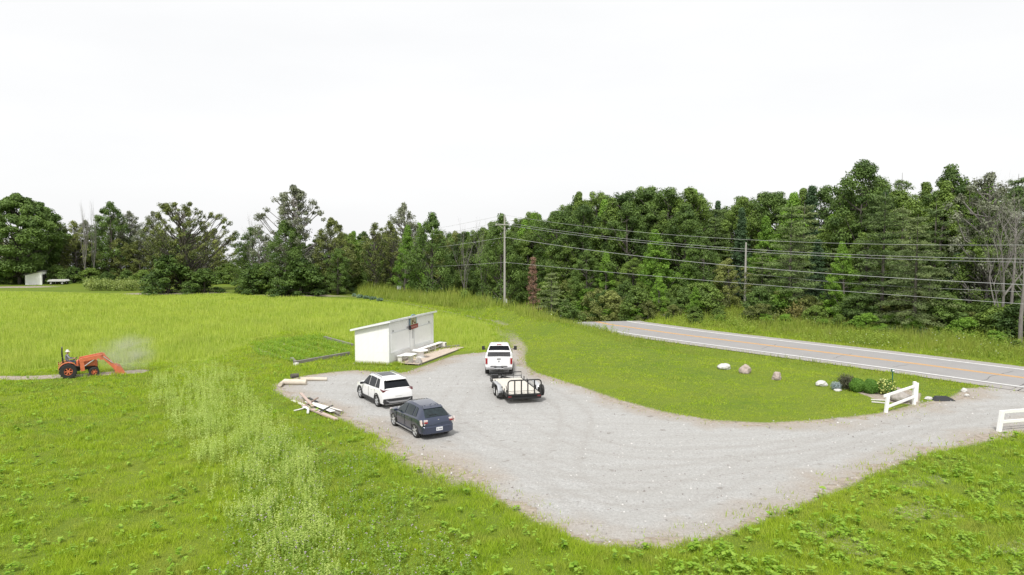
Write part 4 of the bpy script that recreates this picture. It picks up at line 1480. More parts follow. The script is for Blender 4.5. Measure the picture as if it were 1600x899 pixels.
# --- white crossover
def white_suv(loc, rz):
    t = thing('crossover_car', 'white crossover with black lower trim, parked on the gravel beside the dark hatchback', 'car', loc, rz)
    #      x     zb   w    zbelt  wr    zr
    st = [(-2.32, .42, .80, .86, .72, .98), (-2.28, .30, .88, .92, .78, 1.08), (-2.20, .24, .915, .98, .80, 1.14), (-2.05, .22, .925, 1.06, .76, 1.34), (-1.80, .22, .93, 1.08, .70, 1.60), (-1.62, .22, .93, 1.08, .68, 1.66),
          (-1.0, .22, .93, 1.05, .67, 1.70), (-.2, .22, .925, 1.02, .67, 1.71), (.35, .22, .925, 1.01, .66, 1.66), (.75, .22, .925, 1.0, .68, 1.44), (1.18, .22, .925, .97, .76, 1.09), (1.6, .23, .92, .93, .77, 1.04), (2.0, .25, .88, .84, .72, .95), (2.22, .30, .80, .72, .62, .84), (2.32, .38, .68, .62, .5, .72)]
    b = loft_body(st, [-1.4, -.6]).build('body', M['carwhite'], t)
    cut_wells(b, (1.38, -1.32), .39, half=.925); shade(b, 28)
    for sg in (-1, 1):
        for b_, t_ in (((.02, .98), (.06, .40)), ((-.95, -.06), (-.92, -.02)), ((-1.62, -1.02), (-1.35, -1.0))):
            g = MB(); side_panel(g, st, sg, b_, t_); g.build('side_window', M['glass'], t)
    g = MB(); top_panel(g, st, .42, 1.12, .9, .98); g.build('windscreen', M['glass'], t)
    g = MB(); top_panel(g, st, -2.17, -1.82, 1.0, .97); g.build('rear_window', M['glass'], t)
    g = MB(); top_panel(g, st, -1.05, .25, .66, .66); g.build('glass_roof', M['glass'], t)
    # spoiler and roof rails
    s = MB(); s.box((-1.88, 0, 1.615), (.26, 1.26, .035), Matrix.Rotation(-.12, 3, 'Y')); s.build('roof_spoiler', M['carwhite'], t, bevel=.012)
    for sg in (-1, 1):
        s = MB(); s.tube([(-1.45, sg * .62, 1.67), (-1.3, sg * .62, 1.73), (.0, sg * .62, 1.745), (.3, sg * .61, 1.68)], .018, 6); s.build('roof_rail', M['silverpl'], t)
        # wrap round tail lamps
        s = MB(); s.prism([(-2.26, .98), (-1.92, 1.06), (-1.80, 1.12), (-2.2, 1.13)], (0, sg * .885, 0), (1, 0, 0), (0, 0, 1), sg * -.05)
        s.box((-2.235, sg * .70, 1.055), (.07, .36, .10)); s.build('tail_lamp', M['taildark'], t, bevel=.015)
        s = MB(); s.box((2.1, sg * .68, .80), (.24, .22, .10)); s.build('headlight', M['lampclear'], t, bevel=.03)
        mirror(t, .72, sg * .93, 1.07, M['plastic'], sg)
        for wx in (1.38, -1.32):        # arch trim
            s = MB()
            n = 14; pts = []
            for i in range(n + 1):
                a = math.pi * (-.05 + 1.1 * i / n); pts.append((wx + math.cos(a) * .405, math.sin(a) * .405 + .37))
            for i in range(n):
                (x0, z0), (x1, z1) = pts[i], pts[i + 1]
                s.bar((x0, sg * .925, z0), (x1, sg * .925, z1), .035, .06, up=(0, 1, 0) if False else (0, 0, 1))
            s.build('arch_trim', M['plastic'], t)
        s = MB(); s.box((.03, sg * .915, .30), (1.95, .04, .17)); s.build('sill_trim', M['plastic'], t, bevel=.015)
        s = MB(); s.box((.45, sg * .932, .88), (.14, .02, .03)); s.box((-.52, sg * .932, .90), (.14, .02, .03)); s.build('door_handle', M['carwhite'], t)
        s = MB()
        for xx in (.98, -.03, -1.0):
            s.bar((xx, sg * .931, .42), (xx, sg * .925, .98), .012, .012)
        s.build('door_gap', M['void'], t)
        wheel(t, 1.38, sg * .82, .37, .23, .27, 5, sg=sg); wheel(t, -1.32, sg * .82, .37, .23, .27, 5, sg=sg)
    s = MB(); s.box((-2.27, 0, .45), (.16, 1.76, .32)); s.box((-2.14, .84, .5), (.3, .1, .3)); s.box((-2.14, -.84, .5), (.3, .1, .3)); s.build('rear_bumper', M['plastic'], t, bevel=.04)
    s = MB(); s.box((-2.352, 0, .40), (.02, 1.15, .10)); s.bar((-2.355, .55, .42), (-2.34, .75, .52), .02, .05); s.bar((-2.355, -.55, .42), (-2.34, -.75, .52), .02, .05); s.build('skid_plate', M['silverpl'], t)
    s = MB(); s.box((-2.335, 0, .80), (.02, .40, .13)); s.build('number_plate_recess', M['white'], t)
    s = MB(); s.lathe([(0, -2.30), (.055, -2.30), (.055, -2.27)], (0, 0, 1.0), 'X', 16); s.build('badge', M['chrome'], t)
    s = MB(); s.box((0, 0, .32), (3.9, 1.4, .12)); s.build('underbody', M['void'], t)
    s = MB(); s.bar((-1.95, .05, 1.25), (-1.98, .42, 1.22), .02); s.build('rear_wiper', M['plastic'], t)


def dark_hatch(loc, rz):
    t = thing('hatchback_car', 'dark slate hatchback with a white number plate, parked nearest on the gravel', 'car', loc, rz)
    st = [(-2.13, .42, .62, .78, .54, .88), (-2.09, .30, .73, .84, .62, .95), (-2.0, .24, .81, .91, .66, 1.03), (-1.84, .22, .86, .98, .65, 1.15), (-1.5, .22, .885, 1.0, .58, 1.38), (-1.28, .22, .885, .99, .55, 1.455),
          (-.85, .2, .885, .96, .55, 1.51), (-.2, .2, .88, .93, .57, 1.54), (.25, .2, .88, .91, .56, 1.50), (.7, .2, .88, .89, .60, 1.29), (1.22, .2, .88, .88, .72, .99), (1.6, .22, .87, .84, .73, .93), (1.95, .25, .83, .76, .68, .84), (2.12, .30, .74, .64, .58, .73), (2.2, .36, .62, .55, .45, .62)]
    b = loft_body(st, [-1.2, -.5]).build('body', M['cardark'], t)
    cut_wells(b, (1.32, -1.28), .365, half=.88); shade(b, 28)
    for sg in (-1, 1):
        for b_, t_ in (((.0, .98), (.02, .33)), ((-.88, -.08), (-.82, -.05)), ((-1.32, -.96), (-1.12, -.92))):
            g = MB(); side_panel(g, st, sg, b_, t_); g.build('side_window', M['glass_cl'], t)
    g = MB(); top_panel(g, st, .34, 1.14, .9, .98); g.build('windscreen', M['glass_cl'], t)
    g = MB(); top_panel(g, st, -1.95, -1.46, .95, .9); g.build('rear_window', M['glass_cl'], t)
    s = MB()
    for y in (-.42, -.28, .28, .42):
        s.bar((-1.2, y, 1.475), (.1, y, 1.53), .03, .02)
    s.tube([(-1.15, 0, 1.48), (-1.35, 0, 1.58)], .012, 5)
    s.build('roof_rib', M['cardark'], t)
    s = MB(); s.box((-1.42, 0, 1.43), (.24, 1.02, .03), Matrix.Rotation(-.3, 3, 'Y')); s.build('roof_spoiler', M['cardark'], t, bevel=.01)
    for sg in (-1, 1):
        s = MB(); s.prism([(-2.10, .72), (-1.95, .76), (-1.90, .97), (-2.03, 1.0)], (0, sg * .83, 0), (1, 0, 0), (0, 0, 1), sg * -.09); s.box((-2.055, sg * .66, .86), (.08, .20, .24))
        l = s.build('tail_lamp', M['lampclear'], t, bevel=.02)
        s = MB(); s.box((-2.10, sg * .67, .86), (.04, .18, .08)); s.box((-2.02, sg * .842, .86), (.14, .02, .08)); s.build('red_lens', M['tailred'], l, bevel=.01)
        s = MB(); s.box((1.98, sg * .66, .74), (.24, .22, .10)); s.build('headlight', M['lampclear'], t, bevel=.03)
        mirror(t, .75, sg * .88, .99, M['cardark'], sg)
        s = MB(); s.box((.02, sg * .885, .25), (1.9, .035, .07)); s.build('sill_trim', M['silverpl'], t, bevel=.015)
        s = MB(); s.box((.35, sg * .885, .80), (.14, .02, .03)); s.box((-.62, sg * .885, .82), (.14, .02, .03)); s.build('door_handle', M['cardark'], t)
        s = MB()
        for xx in (.95, -.05, -.92):
            s.bar((xx, sg * .886, .36), (xx, sg * .88, .88), .012, .012)
        s.build('door_gap', M['void'], t)
        wheel(t, 1.32, sg * .79, .345, .21, .26, 5, sg=sg); wheel(t, -1.28, sg * .79, .345, .21, .26, 5, sg=sg)
    s = MB(); s.prism([(-1.92, -.86), (-2.06, -.80), (-2.14, -.64), (-2.17, -.4), (-2.18, 0), (-2.17, .4), (-2.14, .64), (-2.06, .80), (-1.92, .86)], (0, 0, .30), (1, 0, 0), (0, 1, 0), .36); s.build('rear_bumper', M['cardark'], t, smooth=40, bevel=.04)
    s = MB(); s.box((-2.19, 0, .52), (.012, .34, .17)); pl = s.build('number_plate', M['plate'], t)
    s = MB()
    for i in range(7):
        if i != 4: s.box((-2.198, -.12 + i * .04, .515), (.004, .022, .06))
    s.build('plate_marks', M['cardark'], pl)
    s = MB(); s.box((-2.10, 0, .84), (.02, .5, .03)); s.lathe([(0, -2.10), (.04, -2.10), (.04, -2.03)], (0, 0, .93), 'X', 12); s.build('badge', M['chrome'], t)
    s = MB(); s.bar((-1.88, .0, 1.15), (-1.86, .38, 1.16), .02); s.build('rear_wiper', M['plastic'], t)
    s = MB(); s.box((0, 0, .30), (3.7, 1.3, .12)); s.build('underbody', M['void'], t)


def pickup(loc, rz):
    t = thing('pickup_truck', 'white pickup truck with a black bed cover seen from behind, hitched to the flat trailer', 'truck', loc, rz)
    st = [(-2.92, .55, .93, 1.22, .93, 1.36), (-2.88, .50, .98, 1.26, .955, 1.40), (-1.0, .46, 1.0, 1.28, .965, 1.41), (-.93, .44, 1.0, 1.28, .93, 1.42), (-.84, .44, 1.0, 1.28, .76, 1.90), (-.6, .42, 1.0, 1.27, .72, 1.96), (.2, .42, 1.0, 1.25, .72, 1.98), (.75, .42, 1.0, 1.24, .70, 1.93),
          (1.05, .42, 1.0, 1.22, .74, 1.74), (1.5, .42, 1.0, 1.2, .82, 1.33), (2.2, .44, .99, 1.14, .84, 1.27), (2.75, .46, .95, 1.06, .80, 1.18), (2.88, .55, .86, .95, .72, 1.05)]
    b = loft_body(st).build('body', M['carwhite'], t)
    cut_wells(b, (1.9, -1.75), .46, half=1.0); shade(b, 28)
    for sg in (-1, 1):
        for b_, t_ in (((.25, 1.25), (.28, .8)), ((-.72, .17), (-.62, .2))):
            g = MB(); side_panel(g, st, sg, b_, t_); g.build('side_window', M['glass'], t)
    g = MB(); top_panel(g, st, .85, 1.44, .92, .98); g.build('windscreen', M['glass'], t)
    g = MB(); top_panel(g, st, -.898, -.85, .90, .88); g.build('rear_window', M['glass'], t)
    s = MB(); s.box((-1.94, 0, 1.425), (1.84, 1.62, .03)); s.build('bed_cover', M['plastic'], t, bevel=.01)
    s = MB()
    for x in (-1.4, -1.95, -2.45): s.box((x, 0, 1.442), (.03, 1.6, .008))
    s.build('cover_seam', M['void'], t)
    s = MB(); s.box((-.80, 0, 1.965), (.05, .36, .05)); s.build('high_brake_lamp', M['tailred'], t, bevel=.01)
    s = MB(); s.box((-2.935, 0, 1.04), (.05, 1.50, .66)); tg = s.build('tailgate', M['carwhite'], t, bevel=.025)
    s = MB(); s.box((-2.965, 0, 1.24), (.012, .26, .07)); s.build('handle', M['plastic'], tg)
    s = MB(); s.prism([(-.055, .06), (.055, .06), (.05, -.02), (0, -.075), (-.05, -.02)], (-2.962, 0, 1.06), (0, 1, 0), (0, 0, 1), .01); s.build('emblem', M['silverpl'], tg)
    for sg in (-1, 1):
        s = MB(); s.box((-2.925, sg * .875, 1.09), (.09, .15, .42)); s.build('tail_lamp', M['tailred'], t, bevel=.02)
        s = MB(); s.box((2.82, sg * .78, .95), (.2, .26, .22)); s.build('headlight', M['lampclear'], t, bevel=.03)
        s = MB(); s.box((1.12, sg * 1.22, 1.42), (.1, .22, .30)); s.bar((1.15, sg * .98, 1.32), (1.12, sg * 1.2, 1.36), .06); s.build('wing_mirror', M['plastic'], t, bevel=.03)
        s = MB(); s.box((.45, sg * 1.005, 1.1), (.16, .025, .04)); s.box((-.45, sg * 1.005, 1.1), (.16, .025, .04)); s.build('door_handle', M['carwhite'], t)
        s = MB()
        for xx in (1.25, .21, -.78): s.bar((xx, sg * 1.002, .55), (xx, sg * .99, 1.2), .012, .012)
        s.build('door_gap', M['void'], t)
        wheel(t, 1.9, sg * .86, .41, .27, .25, 5, sg=sg); wheel(t, -1.75, sg * .86, .41, .27, .25, 5, sg=sg)
    s = MB(); s.box((-3.03, .62, .62), (.2, .62, .2)); s.box((-3.03, -.62, .62), (.2, .62, .2)); s.box((-3.01, 0, .57), (.16, .7, .1)); s.build('rear_bumper', M['chrome'], t, bevel=.04)
    s = MB(); s.box((-3.0, 0, .70), (.04, .34, .17)); s.build('number_plate', M['plate'], t)
    s = MB(); s.box((-3.05, 0, .735), (.2, 1.2, .02)); s.build('step_pad', M['plastic'], t)
    s = MB(); s.bar((-2.6, 0, .46), (-3.18, 0, .46), .07); s.tube([(-3.16, 0, .47), (-3.16, 0, .56)], .03, 8); s.box((-2.5, 0, .44), (.1, 1.3, .1)); s.build('tow_hitch', M['dark'], t)
    s = MB(); s.box((0, 0, .50), (5.2, 1.3, .14)); s.build('underbody', M['void'], t)
    s = MB(); s.lathe([(0, -.13), (.16, -.12), (.16, .12), (0, .13)], (-1.75, 0, .41), 'Y', 12); s.bar((-1.75, -.85, .41), (-1.75, .85, .41), .09); s.build('rear_axle', M['void'], t)


def trailer(loc, rz):
    """front deck edge at x=+2.45, rear at -2.45"""
    t = thing('utility_trailer', 'black tandem axle trailer with pale plank deck and upright rear ramp gate behind the pickup', 'trailer', loc, rz)
    zd = .55; hw = .98
    s = MB()
    for i in range(11):
        y = -hw + .09 + i * (2 * hw - .18) / 10
        s.box((0, y, zd), (4.86, .168, .045))
    s.build('plank_deck', M['trdeck'], t)
    s = MB()
    for sg in (-1, 1):
        s.bar((-2.5, sg * (hw + .04), zd - .06), (2.5, sg * (hw + .04), zd - .06), .06, .16)
    for x in (-2.5, 2.5): s.bar((x, -hw - .04, zd - .065), (x, hw + .04, zd - .065), .06, .14)
    for i in range(7): s.bar((-2.1 + i * .7, -hw, zd - .09), (-2.1 + i * .7, hw, zd - .09), .05, .07)
    s.build('frame', M['dark'], t)
    s = MB()
    s.bar((2.5, -.7, zd - .1), (3.55, 0, zd - .1), .08, .1); s.bar((2.5, .7, zd - .1), (3.55, 0, zd - .1), .08, .1)
    s.box((3.66, 0, zd - .06), (.3, .12, .12)); s.build('drawbar', M['dark'], t)
    s = MB(); s.tube([(3.3, .12, .12), (3.3, .12, .80)], .035, 8); s.tube([(3.3, .12, .82), (3.3, .30, .82)], .014, 6); s.box((3.3, .12, .09), (.16, .16, .03)); s.build('jack', M['dark'], t)
    s = MB(); s.tube([(3.62, -.3, .3), (3.62, -.22, .16), (3.64, -.05, .12), (3.7, .1, .3)], .012, 5); s.build('safety_chain', M['dark'], t)
    # raised front rail
    s = MB()
    zt = zd + .40
    s.tube([(2.5, -hw - .06, zd), (2.5, -hw - .06, zt), (2.5, hw + .06, zt), (2.5, hw + .06, zd)], .028, 6)
    s.tube([(2.5, -hw - .04, zd + .16), (2.5, hw + .04, zd + .16)], .02, 6)
    for y in (-.5, 0, .5): s.tube([(2.5, y, zd), (2.5, y, zt)], .018, 6)
    s.build('front_rail', M['dark'], t)
    s = MB(); s.box((2.62, .72, zd + .12), (.22, .45, .28)); s.build('tool_box', M['dark'], t, bevel=.015)
    for sg in (-1, 1):
        for x in (1.75, .95, -1.15, -1.75, -2.3):
            s = MB(); s.bar((x, sg * (hw + .06), zd), (x, sg * (hw + .06), zd + .24), .05)
            s.build('stake', M['dark'], t)
        # rounded tandem fender
        s = MB()
        arc = []
        for i in range(9):
            a = math.pi * (1 - i / 16); arc.append((-.42 + -.02 - .40 * -math.cos(a) * 1, .36 + .46 * math.sin(a)))
        prof = [(-1.32, .34), (-1.27, .60), (-1.10, .80), (-.9, .86), (.22, .86), (.42, .80), (.60, .60), (.65, .34)]
        y0, y1 = sg * (hw + .08), sg * (hw + .34)
        vs = []; fs = []
        for x, z_ in prof: vs += [(x, y0, z_), (x, y1, z_), (x, y1 + 0, z_ - .05)]
        for i in range(len(prof) - 1):
            for k in range(2): fs.append((3 * i + k, 3 * i + k + 1, 3 * i + 4 + k, 3 * i + 3 + k))
        s.add(vs, fs)
        # inner wall of the fender
        s.prism([(p_[0], p_[1]) for p_ in prof], (0, y0, 0), (1, 0, 0), (0, 0, 1), .012)
        f_ = s.build('fender', M['galv'], t, smooth=40)
        md = f_.modifiers.new('solid', 'SOLIDIFY'); md.thickness = .012
        s = MB(); s.box((-1.34, sg * (hw + .2), .30), (.02, .24, .26)); s.build('mud_flap', M['rubber'], t)
        for x in (-.73, .07):
            wheel(t, x, sg * (hw + .21), .335, .19, .20, 6, 'rimwhite', sg=sg)
        s = MB(); s.box((-2.53, sg * (hw - .10), zd - .10), (.05, .22, .10)); s.build('tail_lamp', M['tailred'], t, bevel=.01)
        s = MB(); s.box((0, sg * (hw + .078), zd - .06), (.08, .012, .05)); s.build('side_marker', M['orange_amber'], t)
    s = MB()
    for x in (-.73, .07): s.tube([(x, -hw - .12, .335), (x, hw + .12, .335)], .035, 8)
    s.build('axle', M['dark'], t)
    # ramp gate, standing up
    gt = zd + .86; r = .2; W2 = hw + .02
    pts = [(-2.58, -W2, zd - .05), (-2.60, -W2, gt - r)]
    for i in range(1, 6):
        a = math.pi / 2 * i / 5; pts.append((-2.60, -W2 + r - r * math.cos(a), gt - r + r * math.sin(a)))
    for i in range(0, 6):
        a = math.pi / 2 * i / 5; pts.append((-2.60, W2 - r + r * math.sin(a), gt - r + r * math.cos(a)))
    pts.append((-2.58, W2, zd - .05))
    s = MB(); s.tube(pts, .040, 8)
    for y in (-.59, -.19, .2, .6): s.bar((-2.59, y, zd - .03), (-2.60, y, gt), .07, .04, up=(1, 0, 0))
    s.bar((-2.585, -W2, zd), (-2.585, W2, zd), .05, .09)
    s.tube([(-2.57, -W2, zd + .22), (-2.57, W2, zd + .22)], .012, 6)
    s.build('ramp_gate', M['dark'], t)
    s = MB(); s.bar((-2.5, -W2, zd + .05), (-2.25, -W2 - .04, zd + .5), .03); s.bar((-2.5, W2, zd + .05), (-2.25, W2 + .04, zd + .5), .03); s.build('gate_spring', M['dark'], t)
    s = MB(); s.box((-2.55, 0, zd - .2), (.06, 2.0, .12)); s.build('rear_bar', M['dark'], t)
    # spare tyre on its bracket, at the rear right
    sp = wheel(t, -1.95, -(hw + .22), .335, .20, .19, 6, 'alloy', 'spare_wheel', sg=-1)
    sp.location.z = .64


white_suv((-7.72, 41.95, .02), R(122.5))
dark_hatch((-4.66, 35.45, .02), R(122.5))
pickup((-.95, 52.5, .02), R(90.5))
TRC = Vector((.16, 43.6, .02)); TA = R(103)
trailer(TRC, TA)


# ------------------------------------------------------------------ tractor and driver
def tractor(loc, rz):
    t = thing('loader_tractor', 'orange compact tractor with front loader driving on the dirt path in the left field', 'tractor', loc, rz)
    s = MB(); s.box((.75, 0, .96), (1.2, .60, .48)); s.box((1.36, 0, .90), (.16, .50, .50)); s.build('bonnet', M['orange'], t, bevel=.06)
    s = MB(); s.box((1.445, 0, .9), (.02, .40, .34)); s.build('grille', M['dark'], t)
    for sg in (-1, 1):
        s = MB(); s.box((1.42, sg * .17, 1.06), (.08, .13, .09)); s.build('headlight', M['lampclear'], t, bevel=.02)
    s = MB(); s.box((.5, 0, .62), (1.9, .30, .30)); s.box((-.1, 0, .62), (.9, .40, .40)); s.tube([(1.2, -.42, .36), (1.2, .42, .36)], .06, 8); s.tube([(-.35, -.6, .5), (-.35, .6, .5)], .09, 8); s.build('chassis', M['dark'], t)
    s = MB(); s.box((.05, 0, .78), (.6, .95, .05)); s.build('foot_deck', M['seat'], t)
    for sg in (-1, 1):
        # curved rear fender
        s = MB(); pr = []
        for i in range(9):
            a = math.pi * (.98 - .78 * i / 8); pr.append((-.35 + .60 * math.cos(a), .52 + .60 * math.sin(a)))
        pr2 = [(x, z + .05) for x, z in reversed(pr)]
        s.prism(pr + pr2, (0, sg * .38, 0), (1, 0, 0), (0, 0, 1), sg * -.32)
        s.build('fender', M['orange'], t, smooth=50)
        w = wheel(t, -.35, sg * .58, .52, .33, .27, 6, 'orange', 'rear_wheel', sg=sg)
        lg = MB()
        for i in range(20):
            a = i * math.pi / 10; lg.box((math.cos(a) * .525, (.07 if i % 2 else -.07), math.sin(a) * .525), (.05, .17, .05), Matrix.Rotation(-a, 3, 'Y'))
        lg.build('tread', M['rubber'], w)
        wheel(t, 1.2, sg * .52, .33, .22, .19, 6, 'orange', 'front_wheel', sg=sg)
        # loader arm: post, boom, drop
        s = MB()
        y = sg * .46
        s.bar((.52, y, .45), (.46, y, 1.25), .26, .09, up=(0, 1, 0)); s.bar((.52, y, .5), (.5, sg * .2, .55), .1)
        s.bar((.36, y, 1.20), (1.80, y, 1.42), .11, .25); s.bar((1.70, y, 1.47), (2.56, y, .44), .11, .24)
        s.prism([(1.45, 1.5), (1.95, 1.5), (1.86, 1.16), (1.58, 1.14)], (0, y - .05, 0), (1, 0, 0), (0, 0, 1), -.02)
        s.build('loader_arm', M['orange'], t)
        s = MB(); s.tube([(.55, y + sg * .0, .72), (1.25, y, 1.20)], .04, 8); s.tube([(1.2, y, 1.16), (1.5, y, 1.37)], .02, 8); s.tube([(1.80, y + sg * .06, 1.36), (2.35, y + sg * .06, .86)], .035, 8); s.build('hydraulic_ram', M['chrome'], t)
    s = MB()
    s.tube([(2.5, -.46, .55), (2.5, .46, .55)], .045, 8)
    s.build('cross_tube', M['orange'], t)
    # bucket: open-top curved shell
    bp = [(2.62, .66), (2.46, .40), (2.50, .12), (2.72, .02), (3.16, .03)]
    s = MB(); vs = []; fs = []
    for x, z in bp: vs += [(x, -.75, z), (x, .75, z)]
    fs = [(2 * i, 2 * i + 1, 2 * i + 3, 2 * i + 2) for i in range(4)]
    s.add(vs, fs)
    o = s.build('bucket', M['orange'], t); md = o.modifiers.new('s', 'SOLIDIFY'); md.thickness = .03
    for sg in (-1, 1):
        s = MB(); s.prism(bp[:] + [(2.90, .52)], (0, sg * .75, 0), (1, 0, 0), (0, 0, 1), .02); s.build('bucket_side', M['orange'], o)
    s = MB(); s.prism([(2.56, .1), (2.62, .42), (2.75, .3), (2.95, .1)], (0, .7, 0), (1, 0, 0), (0, 0, 1), 1.4); s.build('soil_load', M['plank'], o)
    # folding roll bar
    s = MB()
    s.tube([(-.62, -.42, .75), (-.68, -.42, 1.75), (-.66, -.36, 2.12), (-.66, .36, 2.12), (-.68, .42, 1.75), (-.62, .42, .75)], .045, 6)
    for sg in (-1, 1): s.box((-.67, sg * .42, 1.62), (.10, .11, .14))
    s.build('roll_bar', M['dark'], t)
    s = MB(); s.box((-.42, 0, .98), (.46, .48, .12)); s.box((-.64, 0, 1.22), (.10, .46, .42), Matrix.Rotation(-.12, 3, 'Y')); s.build('driver_seat', M['seat'], t, bevel=.05)
    s = MB(); s.tube([(.35, 0, 1.0), (.12, 0, 1.28)], .025, 6)
    n = 18
    pts = [Vector((.10, 0, 1.30)) + Matrix.Rotation(-.65, 3, 'Y') @ Vector((.17 * math.cos(i * 2 * math.pi / n), .17 * math.sin(i * 2 * math.pi / n), 0)) for i in range(n + 1)]
    s.tube(pts, .016, 6, False); s.bar(pts[0], pts[9], .02); s.build('steering_wheel', M['seat'], t)
    s = MB(); s.tube([(.3, -.34, .8), (.28, -.36, 1.28)], .018, 6); s.tube([(.36, -.28, .8), (.36, -.3, 1.2)], .018, 6); s.build('control_lever', M['dark'], t)
    s = MB(); s.bar((-.9, -.25, .35), (-.5, -.2, .5), .05); s.bar((-.9, .25, .35), (-.5, .2, .5), .05); s.bar((-.7, 0, .8), (-.95, 0, .55), .05); s.build('rear_linkage', M['dark'], t)
    s = MB(); s.box((-.9, .42, 1.05), (.05, .1, .1)); s.box((-.9, -.42, 1.05), (.05, .1, .1)); s.build('rear_lamp', M['tailred'], t)
    return t


TL = gp(116, 588.8); TROT = R(33)
tractor((TL.x, TL.y, zg1(TL.x, TL.y) - .02), TROT)


def skin_graph(nodes, edges, root, sub=2):
    """continuous skinned figure; nodes: name -> (x, y, z, r)"""
    names = list(nodes)
    me = bpy.data.meshes.new('_skin')
    me.from_pydata([nodes[n][:3] for n in names], [(names.index(a), names.index(b)) for a, b in edges], [])
    o = bpy.data.objects.new('_skin', me); col.objects.link(o)
    md = o.modifiers.new('skin', 'SKIN'); md.use_smooth_shade = True
    sv = me.skin_vertices[0].data
    for i, n in enumerate(names):
        r = nodes[n][3]; sv[i].radius = (r, r) if not hasattr(r, '__len__') else r
        sv[i].use_root = (n == root)
    ss = o.modifiers.new('ss', 'SUBSURF'); ss.levels = sub; ss.render_levels = sub
    dg = bpy.context.evaluated_depsgraph_get()
    res = bpy.data.meshes.new_from_object(o.evaluated_get(dg))
    bpy.data.objects.remove(o)
    return res


def person(loc, rz):
    """seated driver facing +x, hip 1.12 m above ground; both hands on the wheel"""
    t = thing('person', 'driver in grey shirt and pale hat sitting on the orange tractor, hands on wheel', 'person', loc, rz)
    N = {'hip': (-.40, 0, 1.14, (.15, .13)), 'waist': (-.42, 0, 1.32, (.13, .12)), 'chest': (-.40, 0, 1.50, (.16, .13)), 'top': (-.38, 0, 1.60, .12), 'neck': (-.36, 0, 1.68, .052),
         'jaw': (-.335, 0, 1.75, .075), 'head': (-.34, 0, 1.83, (.092, .1)), 'crown': (-.345, 0, 1.89, .07)}
    E = [('hip', 'waist'), ('waist', 'chest'), ('chest', 'top'), ('top', 'neck'), ('neck', 'jaw'), ('jaw', 'head'), ('head', 'crown')]
    for sg, k in ((-1, 'r'), (1, 'l')):
        N['sh' + k] = (-.38, sg * .18, 1.58, .065); N['el' + k] = (-.22, sg * .27, 1.36, .047); N['wr' + k] = (.0, sg * .185, 1.34, .030); N['pa' + k] = (.055, sg * .17, 1.33, .034)
        E += [('top', 'sh' + k), ('sh' + k, 'el' + k), ('el' + k, 'wr' + k), ('wr' + k, 'pa' + k)]
        for f, (dy, ln) in enumerate(((-.026, .062), (-.009, .072), (.009, .068), (.025, .055))):
            a = 'f%s%d' % (k, f)
            N[a + 'a'] = (.09, sg * .17 + dy, 1.335, .0095); N[a + 'b'] = (.09 + ln * .55, sg * .17 + dy, 1.33, .009); N[a + 'c'] = (.085 + ln * .75, sg * .17 + dy, 1.30, .008)
            E += [('pa' + k, a + 'a'), (a + 'a', a + 'b'), (a + 'b', a + 'c')]
        N['t' + k + 'a'] = (.05, sg * .125, 1.325, .011); N['t' + k + 'b'] = (.09, sg * .115, 1.31, .009)
        E += [('pa' + k, 't' + k + 'a'), ('t' + k + 'a', 't' + k + 'b')]
        N['th' + k] = (-.30, sg * .10, 1.12, .095); N['kn' + k] = (.08, sg * .16, 1.14, .065); N['an' + k] = (.12, sg * .18, .87, .042); N['fo' + k] = (.15, sg * .185, .835, .045); N['to' + k] = (.27, sg * .19, .825, .035)
        E += [('hip', 'th' + k), ('th' + k, 'kn' + k), ('kn' + k, 'an' + k), ('an' + k, 'fo' + k), ('fo' + k, 'to' + k)]
    me = skin_graph(N, E, 'hip')
    me.materials.clear()
    for m in ('skin', 'shirt', 'trouser', 'seat'): me.materials.append(M[m])
    for p in me.polygons:
        c = p.center
        if c.z < .89: p.material_index = 3
        elif c.z < 1.22 and not (c.x > -.1 and abs(c.y) > .24): p.material_index = 2
        elif c.z < 1.66 and c.x < -.06: p.material_index = 1
        else: p.material_index = 0
        p.use_smooth = True
    b = bpy.data.objects.new('body', me); col.objects.link(b); b.parent = t
    s = MB()
    s.lathe([(.0, .19), (.05, .185), (.09, .15), (.105, .08), (.11, .06), (.17, .045), (.17, .035), (.10, .04)], (-.345, 0, 1.79), 'Z', 20)
    s.build('hat', M['white_dirty'], t, smooth=60)
    s = MB()
    s.prism([(0, 0), (.022, -.03), (0, -.035)], (-.245, -.008, 1.83), (1, 0, 0), (0, 0, 1), -.016)
    s.box((-.243, 0, 1.755), (.012, .045, .010))
    for sg in (-1, 1): s.box((-.338, sg * .088, 1.82), (.03, .02, .05))
    s.build('face', M['skin'], b)
    s = MB()
    for sg in (-1, 1): s.box((-.252, sg * .032, 1.835), (.012, .022, .010))
    s.build('eye', M['void'], b)


person((TL.x, TL.y, zg1(TL.x, TL.y) - .02), TROT)

